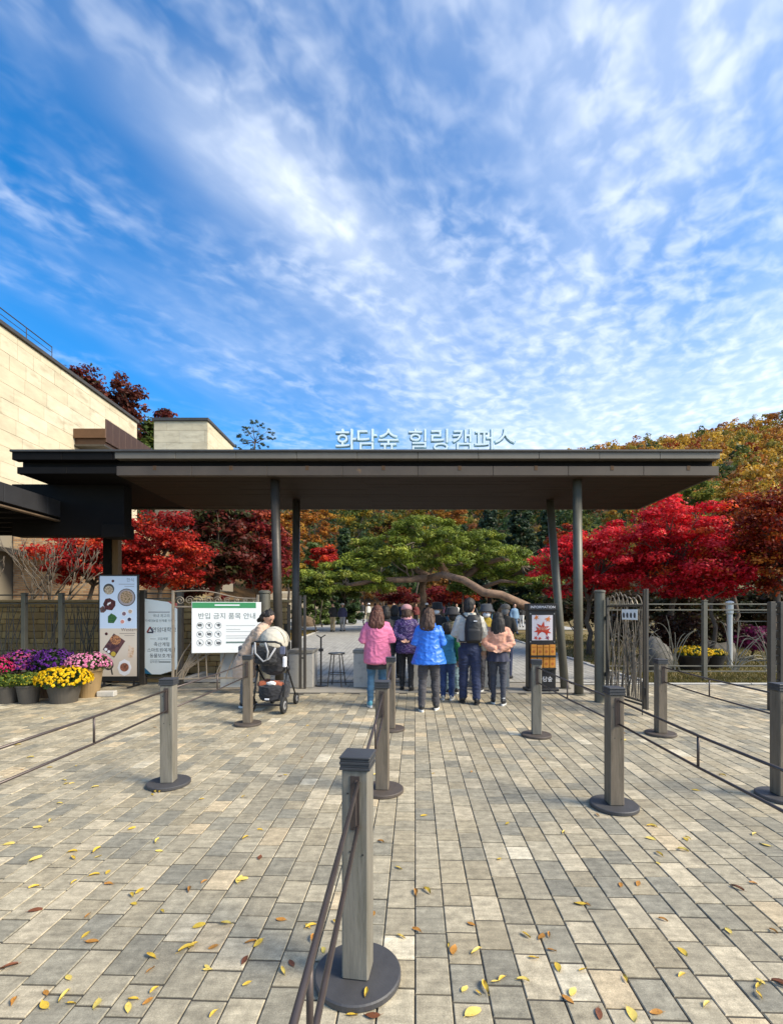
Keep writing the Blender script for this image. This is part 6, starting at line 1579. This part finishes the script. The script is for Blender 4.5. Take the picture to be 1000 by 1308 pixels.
for (x0, x1, Yw, hh, lb) in ((-10.5, -5.6, 48.2, 1.45, 'cream stone retaining wall beyond the plaza, left of walking visitors'), (-4.6, -1.2, 49.2, 1.3, 'short cream stone wall beyond the plaza beside the pine bushes'), (-15.5, -8.4, 52.0, 3.0, 'upper cream terrace wall above the dry lawn')):
    g0 = gz((x0 + x1) / 2, Yw); t = thing('terrace_wall', lb, 'wall', ((x0 + x1) / 2, Yw, g0)); hw = (x1 - x0) / 2
    mb = MB(); mb.box(-hw, hw, -0.15, 0.4, -0.1, hh); part('wall_core', mb, core, t)
    z = 0.0
    while z < hh - 0.05:
        x = -hw; h_ = min(0.45, hh - z)
        while x < hw - 0.05:
            L_ = min(RND.uniform(0.6, 1.3), hw - x); mb = MB(); mb.bbox(x + 0.01, x + L_ - 0.01, -0.25 + RND.uniform(-.04, .04), -0.14, z + 0.01, z + h_ - 0.01, 0.03); part('stone', mb, RND.choice(CREAMS), t); x += L_
        z += h_
potted('yellow chrysanthemums in a dark trough behind the branch fence', (7.75, 12.4, 0.03), 0.40, 0.36, BLACK, 0.46, 0.42, 0.42, [(0.80, 0.52, 0.01), (0.72, 0.45, 0.01)], 220, 0.028, 0.04)
potted('small yellow chrysanthemums in a dark pot beside the white-topped bollard', (8.55, 12.75, 0.03), 0.26, 0.32, BLACK, 0.30, 0.42, 0.38, [(0.75, 0.50, 0.02), (0.6, 0.42, 0.03)], 110, 0.026, 0.036)
mtree('bush', 'magenta leaved shrub behind the second low fence', 962, 815, 14.8, 30, 16, [((0.20, 0.02, 0.10), 3), ((0.12, 0.015, 0.06), 3)], 40, 60, 0.06, 91, r0=0.03, crad=0.3, cat='bush', shell=0.1)
mtree('bush', 'dark brown hedge bush behind the branch fence', 858, 805, 14.2, 34, 22, [((0.05, 0.025, 0.015), 3), ((0.09, 0.03, 0.015), 2)], 44, 55, 0.06, 92, r0=0.03, crad=0.32, cat='bush', shell=0.1)
mtree('bush', 'dark brown hedge bush behind the yellow flowers', 912, 800, 15.2, 34, 22, [((0.05, 0.025, 0.015), 3), ((0.05, 0.05, 0.015), 2)], 44, 55, 0.06, 93, r0=0.03, crad=0.32, cat='bush', shell=0.1)
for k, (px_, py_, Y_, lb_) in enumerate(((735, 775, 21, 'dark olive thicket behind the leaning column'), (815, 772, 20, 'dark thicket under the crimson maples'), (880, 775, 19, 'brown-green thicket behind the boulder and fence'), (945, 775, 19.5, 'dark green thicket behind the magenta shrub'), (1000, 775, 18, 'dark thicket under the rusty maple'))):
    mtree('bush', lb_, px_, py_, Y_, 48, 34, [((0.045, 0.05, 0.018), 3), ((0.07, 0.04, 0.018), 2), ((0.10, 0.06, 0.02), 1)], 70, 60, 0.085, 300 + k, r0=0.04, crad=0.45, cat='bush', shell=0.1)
mtree('bush', 'dark leafy bush behind the gate post', 790, 800, 17, 34, 20, [((0.05, 0.03, 0.015), 3), ((0.05, 0.06, 0.02), 2)], 44, 55, 0.07, 94, r0=0.03, crad=0.34, cat='bush', shell=0.1)

# ================================================================== FALLEN LEAVES
def leaf_shape(L, w_, cup, twist, seed):
    rr = random.Random(seed); mb = MB(); V = []; n = 7; F = []
    for i in range(n):
        t = i / (n - 1); hw = w_ * math.sin(math.pi * min(1, t * 0.92 + 0.06)) ** 0.8 * (1 - 0.15 * t)
        zc = cup * math.sin(math.pi * t) * 0.5 + 0.002; yy = (t - 0.5) * L; bx_ = 0.12 * L * math.sin(2.2 * t + seed)
        V += [(bx_ - hw, yy, zc + cup * 0.9 + twist * t), (bx_, yy, zc), (bx_ + hw, yy, zc + cup * 0.9 - twist * t)]
    for i in range(n - 1):
        a = i * 3; F += [(a, a + 1, a + 4, a + 3), (a + 1, a + 2, a + 5, a + 4)]
    mb.add(V, F); mb.tube([(0.12 * L * math.sin(seed), -0.5 * L, 0.003), (0.1 * L * math.sin(seed) + 0.004, -0.68 * L, 0.004)], 0.0009, 4)
    zm = min(p[2] for p in mb.v); mb.v = [(p[0], p[1], p[2] - zm) for p in mb.v]
    return mb
def lm(name, c, c2):
    m = M(name, c, 0.55, 0, 0.2, 50, var2=(c2, 60, 0.52, 0.7)); return m
LM = {'yellow': lm('leaf yellow', (0.62, 0.42, 0.045), (0.42, 0.22, 0.03)), 'gold': lm('leaf gold', (0.68, 0.52, 0.12), (0.55, 0.33, 0.05)), 'amber': lm('leaf amber', (0.42, 0.19, 0.03), (0.22, 0.09, 0.02)), 'brown': lm('leaf brown', (0.17, 0.055, 0.02), (0.07, 0.025, 0.015))}
LSH = {}
for cn in LM:
    LSH[cn] = []
    for k in range(4):
        me = mesh_of(leaf_shape(0.046 + 0.006 * k, (0.0085, 0.014, 0.0105, 0.018)[k], (0.006, 0.003, 0.010, 0.002)[k], 0.003 * (k - 1.5), k + 1), True); me.materials.append(LM[cn]); LSH[cn].append(me)
LLAB = {'yellow': 'small yellow narrow leaf fallen on the pavers', 'gold': 'pale golden leaf fallen flat on the pavers', 'amber': 'amber-orange leaf fallen on the pavers', 'brown': 'curled dark brown leaf fallen on the pavers'}
def drop(x, y, cn, z=0.0025, rz=None, sc_=1.0, label=None):
    o = bpy.data.objects.new('fallen_leaf', RND.choice(LSH[cn])); C.objects.link(o); o.location = (x, y, z); o.rotation_euler = (RND.gauss(0, 0.04), RND.gauss(0, 0.04), RND.uniform(0, 6.28) if rz is None else rz); o.scale = (sc_,) * 3
    tag(o, label or LLAB[cn], 'leaf', None if label else cn + ' leaves scattered over the paving'); return o
def gp(px, py): Y = 930.0 / (py - 781); return ((px - 510) / 600 * Y, Y)
tag(drop(-0.135, 1.865, 'yellow', 0.0325, 2.9, 0.8, 'yellow leaf lying on the round base of the ribbed-cap post'), None, None)
CL = [(235, 1207, 'yellow', 5), (200, 1012, 'yellow', 7), (55, 1056, 'gold', 4), (190, 1130, 'yellow', 3), (310, 1120, 'gold', 4), (455, 1296, 'amber', 3), (475, 1298, 'brown', 1), (395, 1230, 'brown', 2), (372, 1232, 'brown', 1), (380, 1238, 'amber', 2),
      (250, 1130, 'amber', 2), (115, 1095, 'yellow', 4), (85, 1003, 'gold', 5), (835, 1055, 'gold', 4), (795, 1130, 'amber', 2), (878, 1213, 'yellow', 2), (621, 1263, 'amber', 1), (668, 1255, 'gold', 1), (605, 1297, 'gold', 1), (805, 1298, 'gold', 1), (838, 1295, 'amber', 1), (765, 1297, 'brown', 1),
      (970, 1148, 'brown', 2), (985, 1270, 'yellow', 4), (995, 1262, 'brown', 3), (960, 1125, 'amber', 2), (930, 1190, 'gold', 1), (855, 1080, 'gold', 3), (545, 1140, 'yellow', 1), (530, 1142, 'amber', 1), (510, 1110, 'gold', 1), (690, 1198, 'amber', 1), (676, 1205, 'yellow', 2), (705, 1215, 'amber', 1), (610, 1210, 'gold', 2), (575, 1217, 'gold', 2), (740, 1155, 'yellow', 1), (815, 1130, 'amber', 1), (200, 1085, 'gold', 3), (30, 1270, 'amber', 2), (60, 1290, 'amber', 2), (112, 1170, 'amber', 1), (45, 1165, 'brown', 1), (320, 1205, 'amber', 1), (330, 1206, 'yellow', 1), (400, 1200, 'amber', 1), (118, 1204, 'amber', 1), (110, 1195, 'yellow', 1), (92, 1283, 'yellow', 1), (122, 1285, 'yellow', 1), (192, 1240, 'amber', 1), (270, 1128, 'yellow', 2), (320, 1070, 'yellow', 3), (75, 1030, 'gold', 2), (480, 990, 'gold', 1)]
for (px, py, cn, n) in CL:
    x, y = gp(px, py)
    for j in range(max(1, int(n * 0.7))): drop(x + RND.gauss(0, 0.035 if n > 1 else 0), y + RND.gauss(0, 0.05 if n > 1 else 0), cn if RND.random() < 0.75 else RND.choice(['yellow', 'gold', 'amber']), 0.003 + 0.002 * j, None, RND.uniform(0.8, 1.15))
cnt = 0
while cnt < 105:
    px = RND.uniform(5, 995); py = 905 + RND.random() ** 0.8 * 395; x, y = gp(px, py)
    cn = RND.choices(['yellow', 'gold', 'amber', 'brown'], [5, 4, 2.2, 1])[0]; drop(x, y, cn, 0.003, None, RND.uniform(0.6, 1.05)); cnt += 1
